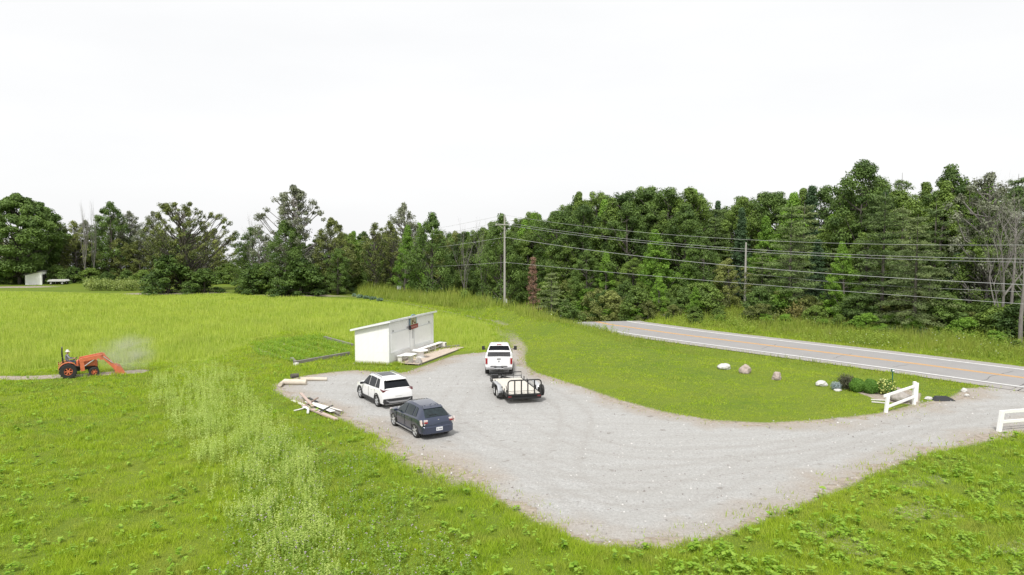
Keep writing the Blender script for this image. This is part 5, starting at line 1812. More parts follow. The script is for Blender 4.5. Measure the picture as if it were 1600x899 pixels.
# dust cloud
k = NM('dust')
k.t.nodes.remove(k.b)
pv = k.n('VolumePrincipled', {'Color': (.97, .94, .88), 'Anisotropy': .0})
oc = k.obj()
ln = k.n('VectorMath', {0: oc}, operation='LENGTH').outputs['Value']
fall = k.n('MapRange', {'Value': ln, 'From Min': .35, 'From Max': 1.0, 'To Min': 1.0, 'To Max': 0.0}).outputs[0]
nz = k.noise(oc, 1.8, 5, .65)
dn = k.math('MULTIPLY', k.math('MULTIPLY', fall, k.ramp(nz, [(.42, 0.), (.66, 1.)])), .5)
k.set(pv, 'Density', dn)
k.t.links.new(pv.outputs[0], k.out.inputs['Volume'])
m = bpy.data.meshes.new('dust_cloud'); bm = bmesh.new(); bmesh.ops.create_icosphere(bm, subdivisions=3, radius=1.0); bm.to_mesh(m); bm.free(); m.materials.append(k.m)
for (px, py, z, sx, sy, sz, rz) in ((207, 583, 1.0, 1.9, 1.3, 1.15, .35), (190, 584, 1.7, 2.6, 1.4, 1.3, .2)):
    o = bpy.data.objects.new('dust_cloud', m); col.objects.link(o)
    g = gp(px, 583); o.location = (g.x, g.y, z); o.scale = (sx, sy, sz); o.rotation_euler = (0, -.25, rz)
    tag(o, 'thin pale dust cloud blowing off the tractor bucket', 'dust', kind='stuff')


# ------------------------------------------------------------------ white stand
A = gp(608, 572); B = gp(677, 548)
A.z = B.z = 0
sx_ = (B - A).normalized(); SL = 8.6                        # along the front wall
back = Vector((-sx_.y, sx_.x, 0))                           # away from the front, towards the back wall
SROT = math.atan2(sx_.y, sx_.x)
SD = 2.95                                                   # depth of the stand
HF, HB = 3.28, 2.62                                         # front and back wall heights
# local frame: x along the front wall, y towards the back wall
stand = thing('farm_stand', 'white painted wooden produce stand with a sloping roof beside the gravel lot', 'shed', A, SROT)
SL = (B - A).length
s = MB()


def wall(name, pts, mat='siding'):
    w_ = MB(); vs = [Vector(p) for p in pts]
    n_ = (vs[1] - vs[0]).cross(vs[2] - vs[0]).normalized() * .08
    w_.add(vs + [v - n_ for v in vs], [(0, 1, 2, 3), (7, 6, 5, 4), (0, 4, 5, 1), (1, 5, 6, 2), (2, 6, 7, 3), (3, 7, 4, 0)])
    return w_.build(name, M[mat], stand)


wf = wall('front_wall', [(0, 0, -.05), (SL, 0, -.05), (SL, 0, HF), (0, 0, HF)])
wall('back_wall', [(SL, SD, -.05), (0, SD, -.05), (0, SD, HB), (SL, SD, HB)])
wl = wall('side_wall', [(.002, SD - .09, -.05), (.002, .09, -.05), (.002, .09, HF - .02), (.002, SD - .09, HB + .02)])
wall('side_wall', [(SL - .002, .09, -.05), (SL - .002, SD - .09, -.05), (SL - .002, SD - .09, HB + .02), (SL - .002, .09, HF - .02)])
s = MB()
sl_ = (HF - HB) / SD
rot = Matrix.Rotation(-math.atan(sl_), 3, 'X')
rc = Vector((SL / 2, SD / 2, (HF + HB) / 2 + .09))
s.box(rc, (SL + .5, SD + .55, .07), rot); M['roofing'] = plain('grey_roofing', (.34, .34, .34), .8, var=.2)
rf = s.build('roof', M['roofing'], stand)
s = MB()
nrm = rot @ Vector((0, 0, 1)); ydir = rot @ Vector((0, 1, 0))
for sgn in (-1, 1):
    s.bar(rc + ydir * sgn * (SD / 2 + .29) - Vector((SL / 2 + .27, 0, 0)), rc + ydir * sgn * (SD / 2 + .29) + Vector((SL / 2 + .27, 0, 0)), .03, .14)
    s.bar(rc + Vector((sgn * (SL / 2 + .265), 0, 0)) - ydir * (SD / 2 + .275), rc + Vector((sgn * (SL / 2 + .265), 0, 0)) + ydir * (SD / 2 + .275), .03, .14)
s.build('fascia', M['tin'], rf)
# two big closed serving shutters, trim, corner boards, battens
for x0, x1 in ((.35, 3.45), (4.35, 7.6)):
    x1 = min(x1, SL - .35)
    s = MB(); s.box(((x0 + x1) / 2, -.02, 1.72), (x1 - x0, .03, 1.45)); sh = s.build('shutter', M['white'], stand)
    s = MB()
    s.box(((x0 + x1) / 2, -.045, .955), (x1 - x0 + .1, .06, .06)); s.box(((x0 + x1) / 2, -.03, 2.48), (x1 - x0 + .1, .05, .035))
    for xx in (x0 - .03, x1 + .03): s.box((xx, -.03, 1.72), (.03, .04, 1.5))
    s.build('frame', M['tin'], sh)
    s = MB()
    for xx in (x0 + .3, x1 - .4): s.box((xx, -.03, 2.62), (.07, .05, .16))
    s.build('hinge', M['silverpl'], sh)
s = MB(); s.box((3.95, -.012, 1.25), (.5, .02, 2.3)); s.box((3.95, -.03, 1.8), (.04, .02, 1.0)); s.build('centre_board', M['white'], stand)
s = MB(); s.box((4.03, -.05, 2.0), (.03, .03, .8)); s.build('downpipe', M['silverpl'], stand)
s = MB()
for xx in (.02, SL - .02): s.box((xx, -.015, HF / 2), (.10, .025, HF - .02))
s.build('corner_board', M['tin'], stand)
s = MB()
s.box((-.004, .75, 1.02), (.012, 1.1, .014)); s.build('board_seam', M['tin'], wl)
s = MB(); s.box((-.12, SD - .05, .06), (.35, .16, .09)); s.build('sill_block', M['white_dirty'], stand)


def loc(x, y, z=0):
    return A + sx_ * x + back * y + Vector((0, 0, z))


# sign hung above the centre
sg_ = thing('painted_sign', 'arched painted sign over a dark red board, high on the white stand', 'sign', loc(4.0, -.06, 2.55), SROT)
arch = [(-.62, 0), (.62, 0), (.62, .45)] + [(.62 * math.cos(math.pi * i / 10), .45 + .42 * math.sin(math.pi * i / 10)) for i in range(1, 10)] + [(-.62, .45)]
M['sign_blue'] = plain('pale_blue_sign_edge', (.22, .38, .48), .6); M['sign_olive'] = plain('olive_sign_paint', (.36, .36, .22), .6, var=.5, scale=4)
s = MB(); s.prism(arch, (0, -.02, .18), (1, 0, 0), (0, 0, 1), .05); s.build('arched_board', M['sign_blue'], sg_)
s = MB(); s.prism([(x * .84 - .03, y * .9 + .03) for x, y in arch], (0, -.075, .18), (1, 0, 0), (0, 0, 1), .015); s.build('picture', M['sign_olive'], sg_)
s = MB()
for x, z, r in ((-.17, .50, .10), (.05, .38, .07), (.20, .36, .06), (-.26, .34, .07)): s.lathe([(0, -.108), (r, -.108), (r, -.09)], (x, 0, z), 'Y', 10)
s.build('painted_fruit', M['taildark'], sg_)
s = MB()
for x, z, r in ((-.05, .32, .08), (.12, .48, .06)): s.lathe([(0, -.112), (r, -.112), (r, -.09)], (x, 0, z), 'Y', 10)
s.build('pale_fruit', M['log'], sg_)
s = MB(); s.box((.05, -.09, .04), (1.42, .05, .34), Matrix.Rotation(-.03, 3, 'Y')); rb = s.build('name_board', M['redboard'], sg_)
s = MB()
for i in range(9):
    s.box((-.5 + i * .13, -.12, .04 + .02 * math.sin(i * 2.3)), (.05, .008, .12), Matrix.Rotation(.3 * math.sin(i * 5), 3, 'Y'))
s.build('faded_lettering', M['plank_pink'], rb)
s = MB(); s.box((-.70, -.12, .0), (.12, .14, .30)); s.build('bracket', M['plastic'], sg_)

# deck, benches, table, block, stone
dk = thing('wooden_deck', 'pale plank deck on the ground in front of the white stand', 'deck', loc(0, 0), SROT)
s = MB()
for i in range(14):
    s.box((5.35, -.24 - i * .142, .13), (9.2, .136, .04))
s.build('deck_boards', M['deck'], dk)
s = MB()
for y in (-.25, -1.15, -2.08): s.box((5.35, y, .05), (9.1, .09, .11))
s.build('joist', M['timber'], dk)


def bench(x0, x1, y, h, label, nl=3, depth=.42):
    t = thing('bench', label, 'bench', loc((x0 + x1) / 2, y, .152), SROT)
    s = MB(); s.box((0, 0, h), (x1 - x0, depth, .06)); s.build('seat', M['white'], t, bevel=.01)
    for i in range(nl):
        x = -(x1 - x0) / 2 + .12 + i * ((x1 - x0) - .24) / (nl - 1)
        s = MB(); s.box((x, 0, h / 2 - .02), (.09, depth * .8, h - .03)); s.build('leg', M['white_dirty'], t)
    s = MB(); s.box((0, .0, .16), (x1 - x0 - .3, .05, .07)); s.build('stretcher', M['white_dirty'], t)
    return t


bench(4.6, 8.9, -.38, .50, 'long white bench against the right half of the stand front', 4)
bench(.9, 2.5, -.40, .48, 'short white bench against the left end of the stand front', 2)
t = thing('round_table', 'round white low table with a drum foot in front of the middle of the stand', 'table', loc(3.5, -.95, .152), SROT)
s = MB(); s.lathe([(0, .62), (.62, .62), (.64, .59), (.62, .56), (0, .56)], n=32); s.build('tabletop', M['white'], t, smooth=40)
s = MB(); s.lathe([(.34, .0), (.30, .06), (.27, .56)], n=24); s.build('pedestal', M['white'], t, smooth=40)
s = MB(); s.lathe([(0, 0), (.46, 0), (.46, .05), (0, .05)], n=24); s.build('foot', M['white_dirty'], t)
t = thing('side_table', 'small white table with a single thick leg at the near left corner of the deck', 'table', loc(1.15, -1.25, .152), SROT)
s = MB(); s.box((0, 0, .60), (1.15, .62, .06)); s.build('tabletop', M['white'], t, bevel=.02)
s = MB(); s.box((.05, 0, .28), (.3, .26, .58)); s.build('leg', M['white_dirty'], t)
t = thing('concrete_block', 'white block with two dark holes standing at the right end of the long bench', 'block', loc(9.0, -.62, .152), SROT)
s = MB(); s.box((0, .0, .24), (.34, .36, .48)); s.build('block_shell', M['white_dirty'], t, bevel=.01)
s = MB(); s.box((0, -.185, .35), (.16, .02, .13)); s.box((0, -.185, .13), (.16, .02, .13)); s.build('hole', M['void'], t)


def rock(name, px, py, w, h, mat, label, d=None, seed=0, rz=None, cat='rock', base=None):
    """boulder under this spot; w, h in metres"""
    g = base or gp(px, py); rr = random.Random(seed)
    bm = bmesh.new(); bmesh.ops.create_icosphere(bm, subdivisions=4, radius=1)
    off = Vector((seed * 3.1, seed * 1.7, 0))
    from mathutils import noise as mn
    for v in bm.verts:
        n = v.co.normalized()
        k_ = 1 + .30 * mn.noise(n * 1.3 + off) + .12 * mn.noise(n * 3.1 + off) + .04 * mn.noise(n * 8 + off)
        v.co = n * k_
        v.co.z = max(v.co.z, -.45)
        v.co = Vector((v.co.x * w / 2, v.co.y * (d or w * .8) / 2, v.co.z * h / 1.5))
    me = bpy.data.meshes.new(name); bm.to_mesh(me); bm.free(); me.materials.append(M[mat])
    for p in me.polygons: p.use_smooth = True
    o = bpy.data.objects.new(name, me); col.objects.link(o)
    o.location = (g.x, g.y + (d or w * .8) * .3, zg1(g.x, g.y) + h * .27); o.rotation_euler.z = rr.uniform(0, 1) if rz is None else rz
    return tag(o, label, cat)


rock('stone', 628, 576, .55, .62, 'rock_g', 'rough grey stone at the near corner of the deck', seed=3, base=loc(1.0, -2.0))
rock('boulder', 1133, 577, 1.0, .46, 'rock_w', 'flat white boulder, leftmost of the three on the lawn by the road', seed=4)
rock('boulder', 1166, 583, .88, .62, 'rock_p', 'pale domed boulder between the white and the pinkish ones on the lawn', seed=5)
rock('boulder', 1215, 594, .74, .60, 'rock_p', 'squarish pinkish boulder, rightmost of the three on the lawn', seed=6)
rock('boulder', 1286, 605, .82, .36, 'rock_w', 'low white rock left of the clipped bushes', seed=7)
rock('boulder', 1412, 629, 1.25, .62, 'rock_g', 'wide grey boulder behind the left white fence', seed=8)
rock('stone', 1452, 625, .50, .18, 'rock_w', 'small flat white stone right of the left white fence', seed=9)
rock('stone', 1508, 613, .40, .26, 'rock_w', 'small white stone at the corner of the lawn by the driveway mouth', seed=10)
rock('stone', 1512, 620, .34, .16, 'rock_w', 'tiny pale stone at the driveway edge near the lawn corner', seed=11)
rock('stone', 1310, 612, .5, .14, 'rock_w', 'thin pale slab under the blue grey plant', seed=12)
g = gp(1474, 626)
t = tag(MB().add([(-.62, -.2, 0), (.62, -.25, 0), (.66, .25, 0), (-.6, .3, 0), (-.45, -.1, .22), (.1, -.08, .30), (.5, -.1, .12), (.45, .15, .16), (-.4, .18, .26)],
                 [(0, 1, 6, 5, 4), (1, 2, 7, 6), (2, 3, 8, 7), (3, 0, 4, 8), (4, 5, 8), (5, 7, 8), (5, 6, 7), (3, 2, 1, 0)]).build('plastic_sheet', M['blackplastic'], loc=(g.x, g.y, zg1(g.x, g.y)), smooth=20),
    'crumpled black sheet on the grass near the driveway mouth', 'sheet')


# ------------------------------------------------------------------ island planting
def ball(px, py, r, leaf, label, name, n=9000, L=.055, squash=.9, hollow=.9, loose=.03, wdt=.6, cat='bush'):
    g = gp(px, py); t = thing(name, label, cat, (g.x, g.y + r * .55, zg1(g.x, g.y)))
    u = rsphere(n)
    rr = r * (hollow + (1 - hollow) * rng.random(n)) + rng.normal(0, loose * r, n)
    lump = 1 + .06 * np.sin(u[:, 0] * 5 + u[:, 2] * 4) + .05 * np.sin(u[:, 1] * 7 + 1)
    P = u * (rr * lump)[:, None] * np.array([1, 1, squash]) + np.array([0, 0, r * squash * .85])
    P = P[P[:, 2] > .01]; u = u[:len(P)] if False else (P - np.array([0, 0, r * squash * .85])) / r
    m_ = len(P)
    d = rsphere(m_); nn = u + rng.normal(0, .4, (m_, 3))
    LL = L * rng.uniform(.6, 1.4, m_)
    V = rhombi(P, d, nn, LL, LL * wdt)
    np_mesh('foliage', V.reshape(-1, 3), np.arange(m_ * 4).reshape(-1, 4), M[leaf], {'var': ('FACE', rng.random(m_))}, t)
    s = MB(); s.tube([(0, 0, -.1), (0, 0, r * squash * 1.1)], [.05, .02], 6)
    for i in range(7):
        a = i * .9; s.tube([(0, 0, .1 * r), (math.cos(a) * r * .35, math.sin(a) * r * .35, r * .6), (math.cos(a) * r * .75, math.sin(a) * r * .75, r * squash * (1 + .3 * math.sin(i * 2)))], [.025, .015, .006], 5, False)
    s.build('stem', M['bark'], t)


ball(1342, 614, .44, 'hedge_ball', 'clipped round green bush, left one of the pair behind the left fence', 'round_bush', 14000, squash=1.05)
ball(1363, 616.5, .45, 'hedge_ball', 'clipped round green bush, right one of the pair behind the left fence', 'round_bush', 14000, squash=1.05)
ball(1326, 610, .62, 'leaf_purple', 'loose purplish brown bush left of the clipped round bushes', 'loose_bush', 4200, .07, .85, .2, .12)
ball(1308, 611, .34, 'leaf_blue', 'small blue grey conifer left of the purplish bush', 'dwarf_conifer', 2400, .07, .9, .3, .1, .3)
ball(1388, 618, .58, 'hydrangea', 'bush with pale yellow flower heads beside the left white fence', 'flowering_bush', 3600, .11, .85, .6, .08, .8)
g = gp(1394, 606)
t = thing('marker_post', 'thin green marker post with a small white box on top behind the yellow flowering bush', 'post', (g.x, g.y, zg1(g.x, g.y)))
s = MB(); s.box((0, 0, .5), (.05, .05, 1.1)); s.build('post', M['greenstake'], t)
s = MB(); s.box((0, -.01, 1.12), (.16, .14, .16)); s.build('box', M['greenstake'], t)
s = MB(); s.box((0, -.085, 1.14), (.12, .012, .10)); s.build('white_panel', M['white'], t)
for i, (a, b, lb) in enumerate((((1361, 624.5), (1389, 626), 'upper of two thin white planks lying left of the left fence'), ((1362, 628), (1386, 630), 'lower of two thin white planks lying left of the left fence'))):
    a = gp(*a, z=.07); b = gp(*b, z=.07)
    tag(MB().bar(a, b, .10, .05).build('white_plank', M['white_dirty']), lb, 'plank')


# ------------------------------------------------------------------ white fences at the driveway mouth
def fence_post(s, base, top, w=.15):
    s.bar(base - Vector((0, 0, .2)), top, w, w, up=(1, .2, 0))


P1 = gp(1383.5, 645); P2 = gp(1428, 632.5); P3 = gp(1434, 628)
P1.z = P2.z = P3.z = 0
t = thing('rail_fence', 'short white two rail fence section left of the driveway mouth', 'fence', (P1.x, P1.y, 0))
o1 = Vector((0, 0, 0)); o2 = P2 - P1; o3 = P3 - P1 + Vector((-.05, .1, 0))
for b, tp in ((o1, o1 + Vector((.13, .02, 1.0))), (o2, o2 + Vector((0, 0, 1.36))), (o3, o3 + Vector((.05, 0, 1.12)))):
    s = MB(); fence_post(s, b, tp, .155 if b is not o3 else .12); s.build('post', M['white'], t, bevel=.012)
s = MB(); s.bar(Vector((-.12, 0, .93)), o2 + Vector((-.05, -.1, 1.12)), .05, .15); s.build('rail', M['white'], t, bevel=.006)
s = MB(); s.bar(Vector((.12, 0, .33)), o2 + Vector((-.05, -.1, .50)), .05, .15); s.build('rail', M['white'], t, bevel=.006)

P1 = gp(1560, 674.5); P1.z = 0
P2 = Vector((P1.x + 3.3, P1.y + .9, 0)); P3 = P2 + (P2 - P1) * .95
t = thing('rail_fence', 'white two rail fence running out of the picture right of the driveway mouth', 'fence', (P1.x, P1.y, 0))
o2 = P2 - P1; o3 = P3 - P1
for b, tp in ((Vector((0, 0, 0)), Vector((.17, .03, 1.06))), (o2, o2 + Vector((0, 0, 1.15))), (o3, o3 + Vector((0, 0, 1.1)))):
    s = MB(); fence_post(s, b, tp, .18); s.build('post', M['white'], t, bevel=.012)
for z0, z1, q, w in (((1.0), 1.02, Vector((.15, -.02, 0)), .16), (.50, .50, Vector((.12, -.02, 0)), .15)):
    s = MB(); s.bar(q + Vector((0, 0, z0)), o2 + Vector((0, -.1, z1)), .05, w); s.build('rail', M['white'], t, bevel=.006)
    s = MB(); s.bar(o2 + Vector((0, -.1, z1)), o3 + Vector((0, -.1, z1)), .05, w); s.build('rail', M['white'], t, bevel=.006)


# ------------------------------------------------------------------ timber, logs and planks
def plank(a, b, w, h, mat, label, name='plank', z=0.06, z2=None, cat='plank'):
    a = gp(*a); b = gp(*b); a.z = zg1(a.x, a.y) + z; b.z = zg1(b.x, b.y) + (z if z2 is None else z2)
    c = (a + b) / 2
    s = MB(); s.bar(a - c, b - c, w, h)
    return tag(s.build(name, M[mat], loc=c, bevel=.01), label, cat)


plank((460, 569), (546, 555), .22, .26, 'timber', 'long grey timber along the front edge of the raised garden bed', 'bed_timber', .12, cat='timber')
plank((507, 529), (551, 541), .22, .24, 'timber', 'weathered timber along the back edge of the raised garden bed', 'bed_timber', .12, cat='timber')
plank((455.5, 563), (462, 568.5), .2, .24, 'timber', 'short timber end at the left corner of the raised garden bed', 'bed_timber', .12, cat='timber')
plank((460.5, 571.5), (465, 570.5), .3, .2, 'white_dirty', 'small white block at the left corner of the raised garden bed', 'wood_block', .10, cat='block')


def logt(a, b, r0, r1, mat, label, z=0.0, z2=None, name='log', bend=0.0):
    a = gp(*a); b = gp(*b); a.z = zg1(a.x, a.y) + r0 + z; b.z = zg1(b.x, b.y) + r1 + (z if z2 is None else z2)
    c = (a + b) / 2; a -= c; b -= c
    m_ = Vector((random.uniform(-.5, .5) * bend, random.uniform(-.5, .5) * bend, bend * .2))
    n = 8; pts = []; rr = []
    for i in range(n + 1):
        f = i / n; pts.append(a.lerp(b, f) + m_ * math.sin(math.pi * f) * 1.0); rr.append((r0 + (r1 - r0) * f) * random.uniform(.94, 1.05))
    s = MB(); s.tube(pts, rr, 12)
    return tag(s.build(name, M[mat], loc=c, smooth=50), label, 'log')


logt((444, 601.5), (479, 602), .20, .19, 'log', 'thick short bleached log at the left corner of the gravel lot')
logt((437.5, 605.5), (446, 598.5), .12, .12, 'log', 'stubby log end sticking out at the far left of the log pile', z=.05)
logt((468, 595.8), (511, 595.5), .13, .12, 'log', 'long straight pale log behind the thick short one', bend=.1)
logt((455, 598), (466, 596.5), .16, .15, 'bark', 'dark stub of wood lying on top of the thick short log', z=.28)
# loose board heap
HP = [((457, 627), (501, 645), .22, .05, 'white_dirty', 'long white board at the bottom left of the board heap', .05),
      ((470, 622), (489, 643), .16, .06, 'plank_pink', 'short pinkish board crossing the top of the board heap', .30),
      ((474, 637), (526, 658.5), .24, .10, 'plank_pink', 'thick pinkish beam reaching out of the board heap towards the hatchback', .10),
      ((478, 630), (535, 645), .14, .05, 'plank', 'narrow tan board along the upper edge of the board heap', .12),
      ((480, 632), (520, 648), .30, .04, 'white', 'wide white board in the middle of the heap', .18),
      ((492, 636), (534, 648), .12, .04, 'white_dirty', 'slim white board ending at the right tip of the heap', .22),
      ((478, 640), (497, 628.5), .10, .05, 'plank', 'brown lath lying crosswise in the heap', .26),
      ((500, 650), (520, 640), .10, .04, 'dark', 'black strip lying across the right part of the heap', .24),
      ((482, 628), (495, 634.5), .16, .05, 'dark', 'short black piece in the upper middle of the heap', .24),
      ((459.5, 643.5), (474, 640), .12, .05, 'white_dirty', 'small white board lying apart on the grass left of the heap', .06),
      ((512, 641), (530, 651), .14, .05, 'timber', 'short grey board near the right end of the heap', .15)]
for a, b, w, h, mt, lb, z in HP:
    plank(a, b, w, h, mt, lb, 'board', z)
# white bent pipe beside the heap
pp = [gp(474, 640), gp(479, 640.5), gp(482, 643), gp(481, 648)]
c = pp[1].copy(); pp = [p - c + Vector((0, 0, .12)) for p in pp]
tag(MB().tube(pp, .07, 8).build('bent_pipe', M['white'], loc=c, smooth=50), 'short white bent pipe on the grass left of the heap', 'pipe')
# brown lumber at the right end of the stand
for i, (x0, y0, x1, y1, z, mt, lb) in enumerate(((SL + .2, 1.0, SL + 2.7, -.35, .10, 'plank', 'lowest brown plank stacked at the right end of the stand'), (SL + .3, 1.3, SL + 2.4, .2, .22, 'plank', 'reddish plank on top of the lowest one at the right end of the stand'),
                                                 (SL + .1, .6, SL + 3.2, .3, .30, 'timber', 'grey brown beam lying across the stacked planks'), (SL + .25, 1.8, SL + 1.9, .9, .38, 'plank', 'short dark plank topmost on the stack right of the stand'),
                                                 (SL + .35, -.5, SL + 2.1, -1.6, .24, 'timber', 'grey timber lying on the deck at its far right end'))):
    a = loc(x0, y0, z); b = loc(x1, y1, z); c = (a + b) / 2
    tag(MB().bar(a - c, b - c, .24, .12).build('plank' if mt == 'plank' else 'beam', M[mt], loc=c, bevel=.01), lb, 'plank')
logt((783, 487.5), (812, 483.5), .16, .2, 'log', 'pale fallen log in the rough grass right of the taller pole foot', z=.25)


# ------------------------------------------------------------------ utility poles and wires
def pole(px, py, top, label, arms):
    g = gp(px, py); Y = g.y; h = z_at(top, Y)
    t = thing('utility_pole', label, 'utility pole', (g.x, Y, 0))
    s = MB(); s.tube([(0, 0, -2.4), (0, 0, h * .5), (.0, 0, h)], [.18, .15, .11], 12); s.build('shaft', M['pole'], t, smooth=50)
    return t, g, h


t, G1, h1 = pole(788.5, 480, 338, 'taller grey wooden utility pole with a cross arm at the edge of the wood', True)
zx = z_at(350, G1.y)
s = MB(); s.box((-.3, -.18, zx - .12), (2.1, .10, .12)); s.bar((-.9, -.18, zx - .15), (0, -.18, zx - .85), .04); s.build('cross_arm', M['pole'], t)
WP = [(Vector((0, 0, h1 + .16))), Vector((.62, -.18, zx + .1)), Vector((-1.2, -.18, zx + .1)), Vector((.14, -.18, z_at(371, G1.y))), Vector((.14, -.18, z_at(410, G1.y)))]
for p_ in WP:
    s = MB(); s.lathe([(.02, -.16), (.05, -.10), (.07, -.04), (.05, -.02), (.06, .0), (.03, .03), (0, .03)], p_, 'Z', 10); s.build('insulator', M['ceram'], t, smooth=60)
s = MB(); s.tube([(.95, -.1, zx + .5), (1.3, -.1, zx + .55)], .12, 8); s.tube([(.1, 0, zx + .25), (.95, -.1, zx + .5)], .03, 6); s.build('street_lamp_head', M['ceram'], t)
s = MB(); s.tube([(.1, 0, zx - .6), (.35, -.1, zx - 1.1), (.12, 0, zx - 1.7)], .02, 5); s.build('drop_cable', M['wire'], t)
s = MB(); s.box((.25, -.05, .9), (.22, .2, .6)); s.build('meter_box', M['ceram'], t)
t2, G2, h2 = pole(1163.5, 487, 380, 'shorter grey wooden utility pole standing in the roadside bushes', False)
s = MB(); s.lathe([(0, .08), (.1, .05), (.115, 0)], (0, 0, h2), 'Z', 12); s.build('pole_cap', M['pole'], t2)
s = MB(); s.box((.0, -.15, z_at(427, G2.y)), (.12, .12, .2)); s.build('cable_clamp', M['plastic'], t2)


def quadthrough(p0, p1, p2, ts, tend, n=40):
    """smooth hanging line through three measured points"""
    out = []
    t0, t1, t2_ = ts
    for i in range(n + 1):
        q = t0 + (tend - t0) * i / n
        l0 = (q - t1) * (q - t2_) / ((t0 - t1) * (t0 - t2_)); l1 = (q - t0) * (q - t2_) / ((t1 - t0) * (t1 - t2_)); l2 = (q - t0) * (q - t1) / ((t2_ - t0) * (t2_ - t1))
        out.append(Vector((p0.x + (p2.x - p0.x) * q, p0.y + (p2.y - p0.y) * q, p0.z * l0 + p1.z * l1 + p2.z * l2)))
    return out


GR = gp(1600, 500); E_ = Vector((43.6, 60.5, 0))
rows = ((338, 375, 383), (350, 390, 405), (352, 393, 410), (371, 418, 445), (410, 444, 475))
left = (371, 378, 381, 394, 412)
lbs = ('topmost thin power line running to the pole tip', 'upper of the close pair of power lines below the topmost', 'lower of the close pair of power lines below the topmost', 'thick single cable below the pair of power lines', 'lowest cable strung on the taller pole')
for i, (a, b, c_) in enumerate(rows):
    base = Vector((G1.x, G1.y, 0)) + WP[i]
    t1 = .605
    mid = base.lerp(Vector((E_.x, E_.y, 0)), t1)
    p1 = Vector((0, 0, z_at(b, mid.y)))
    p2 = Vector((E_.x, E_.y, z_at(c_, E_.y)))
    r_ = (.015, .017, .017, .024, .019)[i]
    off = Vector((0, 0, 0))
    ptsR = quadthrough(base, p1, p2, (0, t1, 1), 1.3, 40)
    eL = Vector((-38.0 + WP[i].x, 168.0, z_at(left[i], 168.0)))
    n = 24
    ptsL = [eL.lerp(base, j / n) - Vector((0, 0, 1.2 * math.sin(math.pi * j / n) * .6)) for j in range(n)]
    s = MB(); s.tube(ptsL + ptsR, r_, 5)
    tag(s.build('power_line', M['wire']), lbs[i], 'cable')
pts = [Vector((G2.x, G2.y - .15, z_at(427, G2.y)))]
e = Vector((46, 64, z_at(456, 64.0)))
pts = [pts[0].lerp(e, j / 12) - Vector((0, 0, .35 * math.sin(math.pi * j / 12))) for j in range(13)]
tag(MB().tube(pts, .018, 5).build('power_line', M['wire']), 'thin cable starting at the shorter pole and running right', 'cable')

# ------------------------------------------------------------------ small far things
g = gp(44, 446.5); Ys = g.y
t = thing('far_shed', 'small white lean to shed under the huge round tree at the far left', 'shed', (g.x - .6, Ys, zg1(g.x, Ys)), R(8))
wv = 3.3; hr, hl = 3.0, 2.2
s = MB(); s.prism([(0, 0), (wv, 0), (wv, hr), (0, hl)], (0, 0, -.1), (1, 0, 0), (0, 0, 1), -2.4); s.build('wall', M['white'], t)
s = MB(); s.bar((-.25, 1.2, hl - .02), (wv + .25, 1.2, hr + .1), 2.9, .08, up=(0, 0, 1)); s.build('roof', M['roofing'], t)
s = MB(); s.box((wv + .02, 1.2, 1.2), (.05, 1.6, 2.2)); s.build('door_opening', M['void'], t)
s = MB(); s.box((1.7, -.3, .05), (1.4, .5, .18)); s.build('step', M['white_dirty'], t)
g = gp(92, 446.0)
t = thing('flat_wagon', 'low flat grey covered wagon right of the small far shed', 'wagon', (g.x, g.y, zg1(g.x, g.y)), R(3))
s = MB(); s.box((0, 0, .75), (3.9, 1.9, .12)); s.build('bed', M['galv'], t)
s = MB(); s.prism([(-1.9, 0), (1.9, 0), (1.6, .28), (-1.6, .28)], (0, .9, .82), (1, 0, 0), (0, 0, 1), 1.8); s.build('cover', M['rock_w'], t)
for x in (-1.2, 1.2):
    for sg in (-1, 1): wheel(t, x, sg * .8, .33, .2, .18, 5, 'rimwhite', sg=sg)
g = gp(624, 461)
t = thing('utility_box', 'small pale utility box on two legs in the rough grass left of the wood', 'utility box', (g.x, g.y, zg1(g.x, g.y)))
s = MB(); s.box((0, 0, 1.35), (.75, .4, .6)); s.build('cabinet', M['galv'], t, bevel=.02)
for sg in (-1, 1):
    s = MB(); s.box((sg * .25, 0, .5), (.1, .1, 1.1)); s.build('leg', M['pole'], t)
for px, py, top, lb in ((1447, 514, 500, 'short pale post under the big pale green pine'), (1394.5, 0, 0, None)):
    if lb:
        g = gp(px, py + 4); h = z_at(top, g.y)
        tag(MB().tube([(0, 0, -.2), (.02, 0, h)], [.13, .12], 10).build('wooden_post', M['pole'], loc=(g.x, g.y, 0), smooth=50), lb, 'post')
# birch-like trunks of the leafless tree at the right edge
for px, py, top, r, lb in ((1594, 541, 395, .17, 'second pale bare trunk at the right edge of the picture, right of the leafless tree'), (1579, 527, 330, .14, 'slim pale bare trunk beside the leafless tree at the right edge')):
    g = gp(px, py); h = z_at(top, g.y)
    t = thing('bare_tree', lb, 'bare tree', (g.x, g.y, 0))
    s = MB(); s.tube([(0, 0, -.3), (-.05, 0, h * .3), (.1, 0, h * .65), (.02, .1, h)], [r * 1.2, r, r * .7, r * .25], 10); s.build('trunk', M['bark_pale'], t, smooth=60)
    for q in range(14):
        z0 = h * random.uniform(.45, .95); a_ = random.uniform(0, 6.28); l = random.uniform(.8, 2.2)
        s = MB(); p0 = Vector((.05, 0, z0)); p1 = p0 + Vector((math.cos(a_) * l * .5, math.sin(a_) * l * .5, l * .6)); p2 = p1 + Vector((math.cos(a_ + .3) * l * .4, math.sin(a_ + .3) * l * .4, l * .7))
        s.tube([p0, p1, p2], [.04, .025, .01], 5, False); s.build('branch', M['bark_pale'], t)

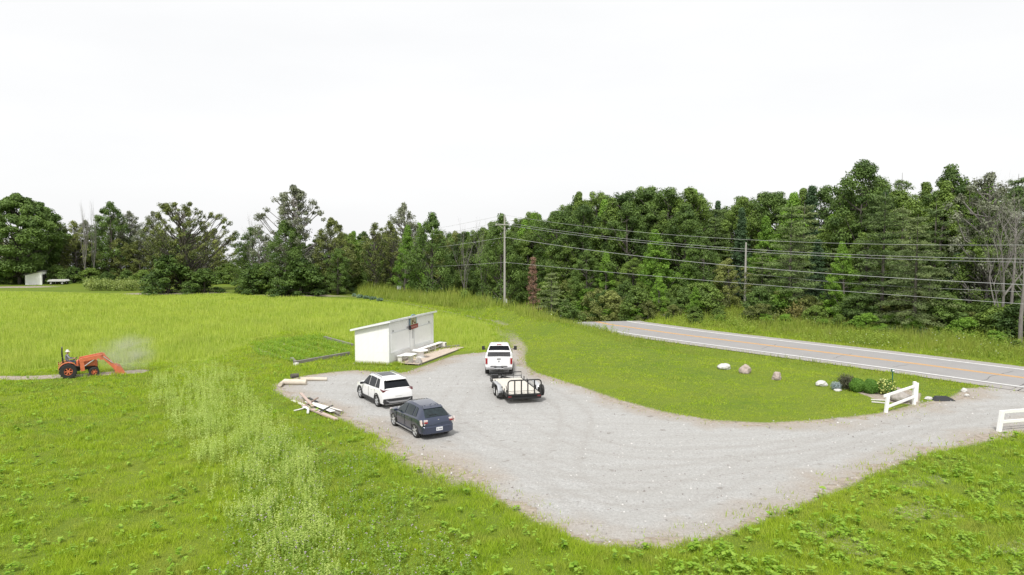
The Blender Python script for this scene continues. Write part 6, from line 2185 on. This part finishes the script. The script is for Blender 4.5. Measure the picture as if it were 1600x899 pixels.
# row of young plants by the far track, and the crop rows beside the far mound
for i in range(9):
    px = 553 + i * 5.2 + (i % 2) * 1.5
    ball(px, 463.5 + i * .95 + (i % 2) * 1.2, .42, 'bluegreen', 'blue green low plants in a row at the far edge of the tall crop', 'leafy_plant', 260, .2, .75, .3, .1, .5, 'plant')
    o = [q for q in bpy.data.objects if q.name.startswith('leafy_plant')][-1]
for q in bpy.data.objects:
    if q.name.startswith('leafy_plant'): q['group'] = 'row of blue green plants'
for i in range(26):
    px = 133 + i * 4.2
    ball(px + random.uniform(-1, 1), 452.5 + (i % 3) * 1.6 - .6, random.uniform(.9, 1.25), 'crop_leaf', 'bushy light green plants in rows left of the gnarled spreading tree', 'crop_plant', 420, .3, 1.1, .2, .15, .5, 'plant')
for q in bpy.data.objects:
    if q.name.startswith('crop_plant'): q['group'] = 'crop rows by the far mound'
# saplings and staked thing in the verge grass
for px, py, r, lb in ((727, 479, .9, 'dark green shrub in the rough verge left of the taller pole'), (768, 480, .5, 'thin pale flowering stalk plant just left of the taller pole'), (678, 465, 1.0, 'light bushy plant in the verge below the upright tree'), (1248, 505, 1.2, 'orange tinged bush among the verge weeds right of the shorter pole')):
    ball(px, py, r, 'sumac' if 'orange' in lb else 'leaf_mid', lb, 'verge_bush', 900, .2, 1.2, .2, .2, .5, 'bush')
# garden plants inside the raised bed
bx_, by_ = [], []
xs = rng.uniform(min(p[0] for p in BED), max(p[0] for p in BED), 5000); ys = rng.uniform(min(p[1] for p in BED), max(p[1] for p in BED), 5000)
kk = sd(BED, xs, ys) > .2
rowc = bed_row(xs, ys)
kk &= rowc
tag(weeds(xs[kk], ys[kk], rng.uniform(.2, .5, kk.sum()), 9, .12, 'garden_plants', M['broad'], wide=.55), 'low leafy garden plants in rows inside the timber edged bed', 'plants', kind='stuff')
# foot of the stand: unmown tufts
cx = rng.uniform(-3.4, 1.2, 900); cy = rng.uniform(-.0, .0, 900)
pts_ = [loc(-rng.uniform(.0, .35), rng.uniform(-.1, 2.9)) for _ in range(700)] + [loc(rng.uniform(-.2, .9), -rng.uniform(.05, .6)) for _ in range(500)]
px_ = np.array([p[0] for p in pts_]); py_ = np.array([p[1] for p in pts_])
tag(blades(px_, py_, rng.uniform(.1, .34, len(px_)), rng.uniform(.02, .05, len(px_)), rng.uniform(.1, .5, len(px_)), rng.random(len(px_)) * .7, 'grass_tufts', M['blade']), 'unmown grass tufts along the foot of the white stand', 'grass', kind='stuff')
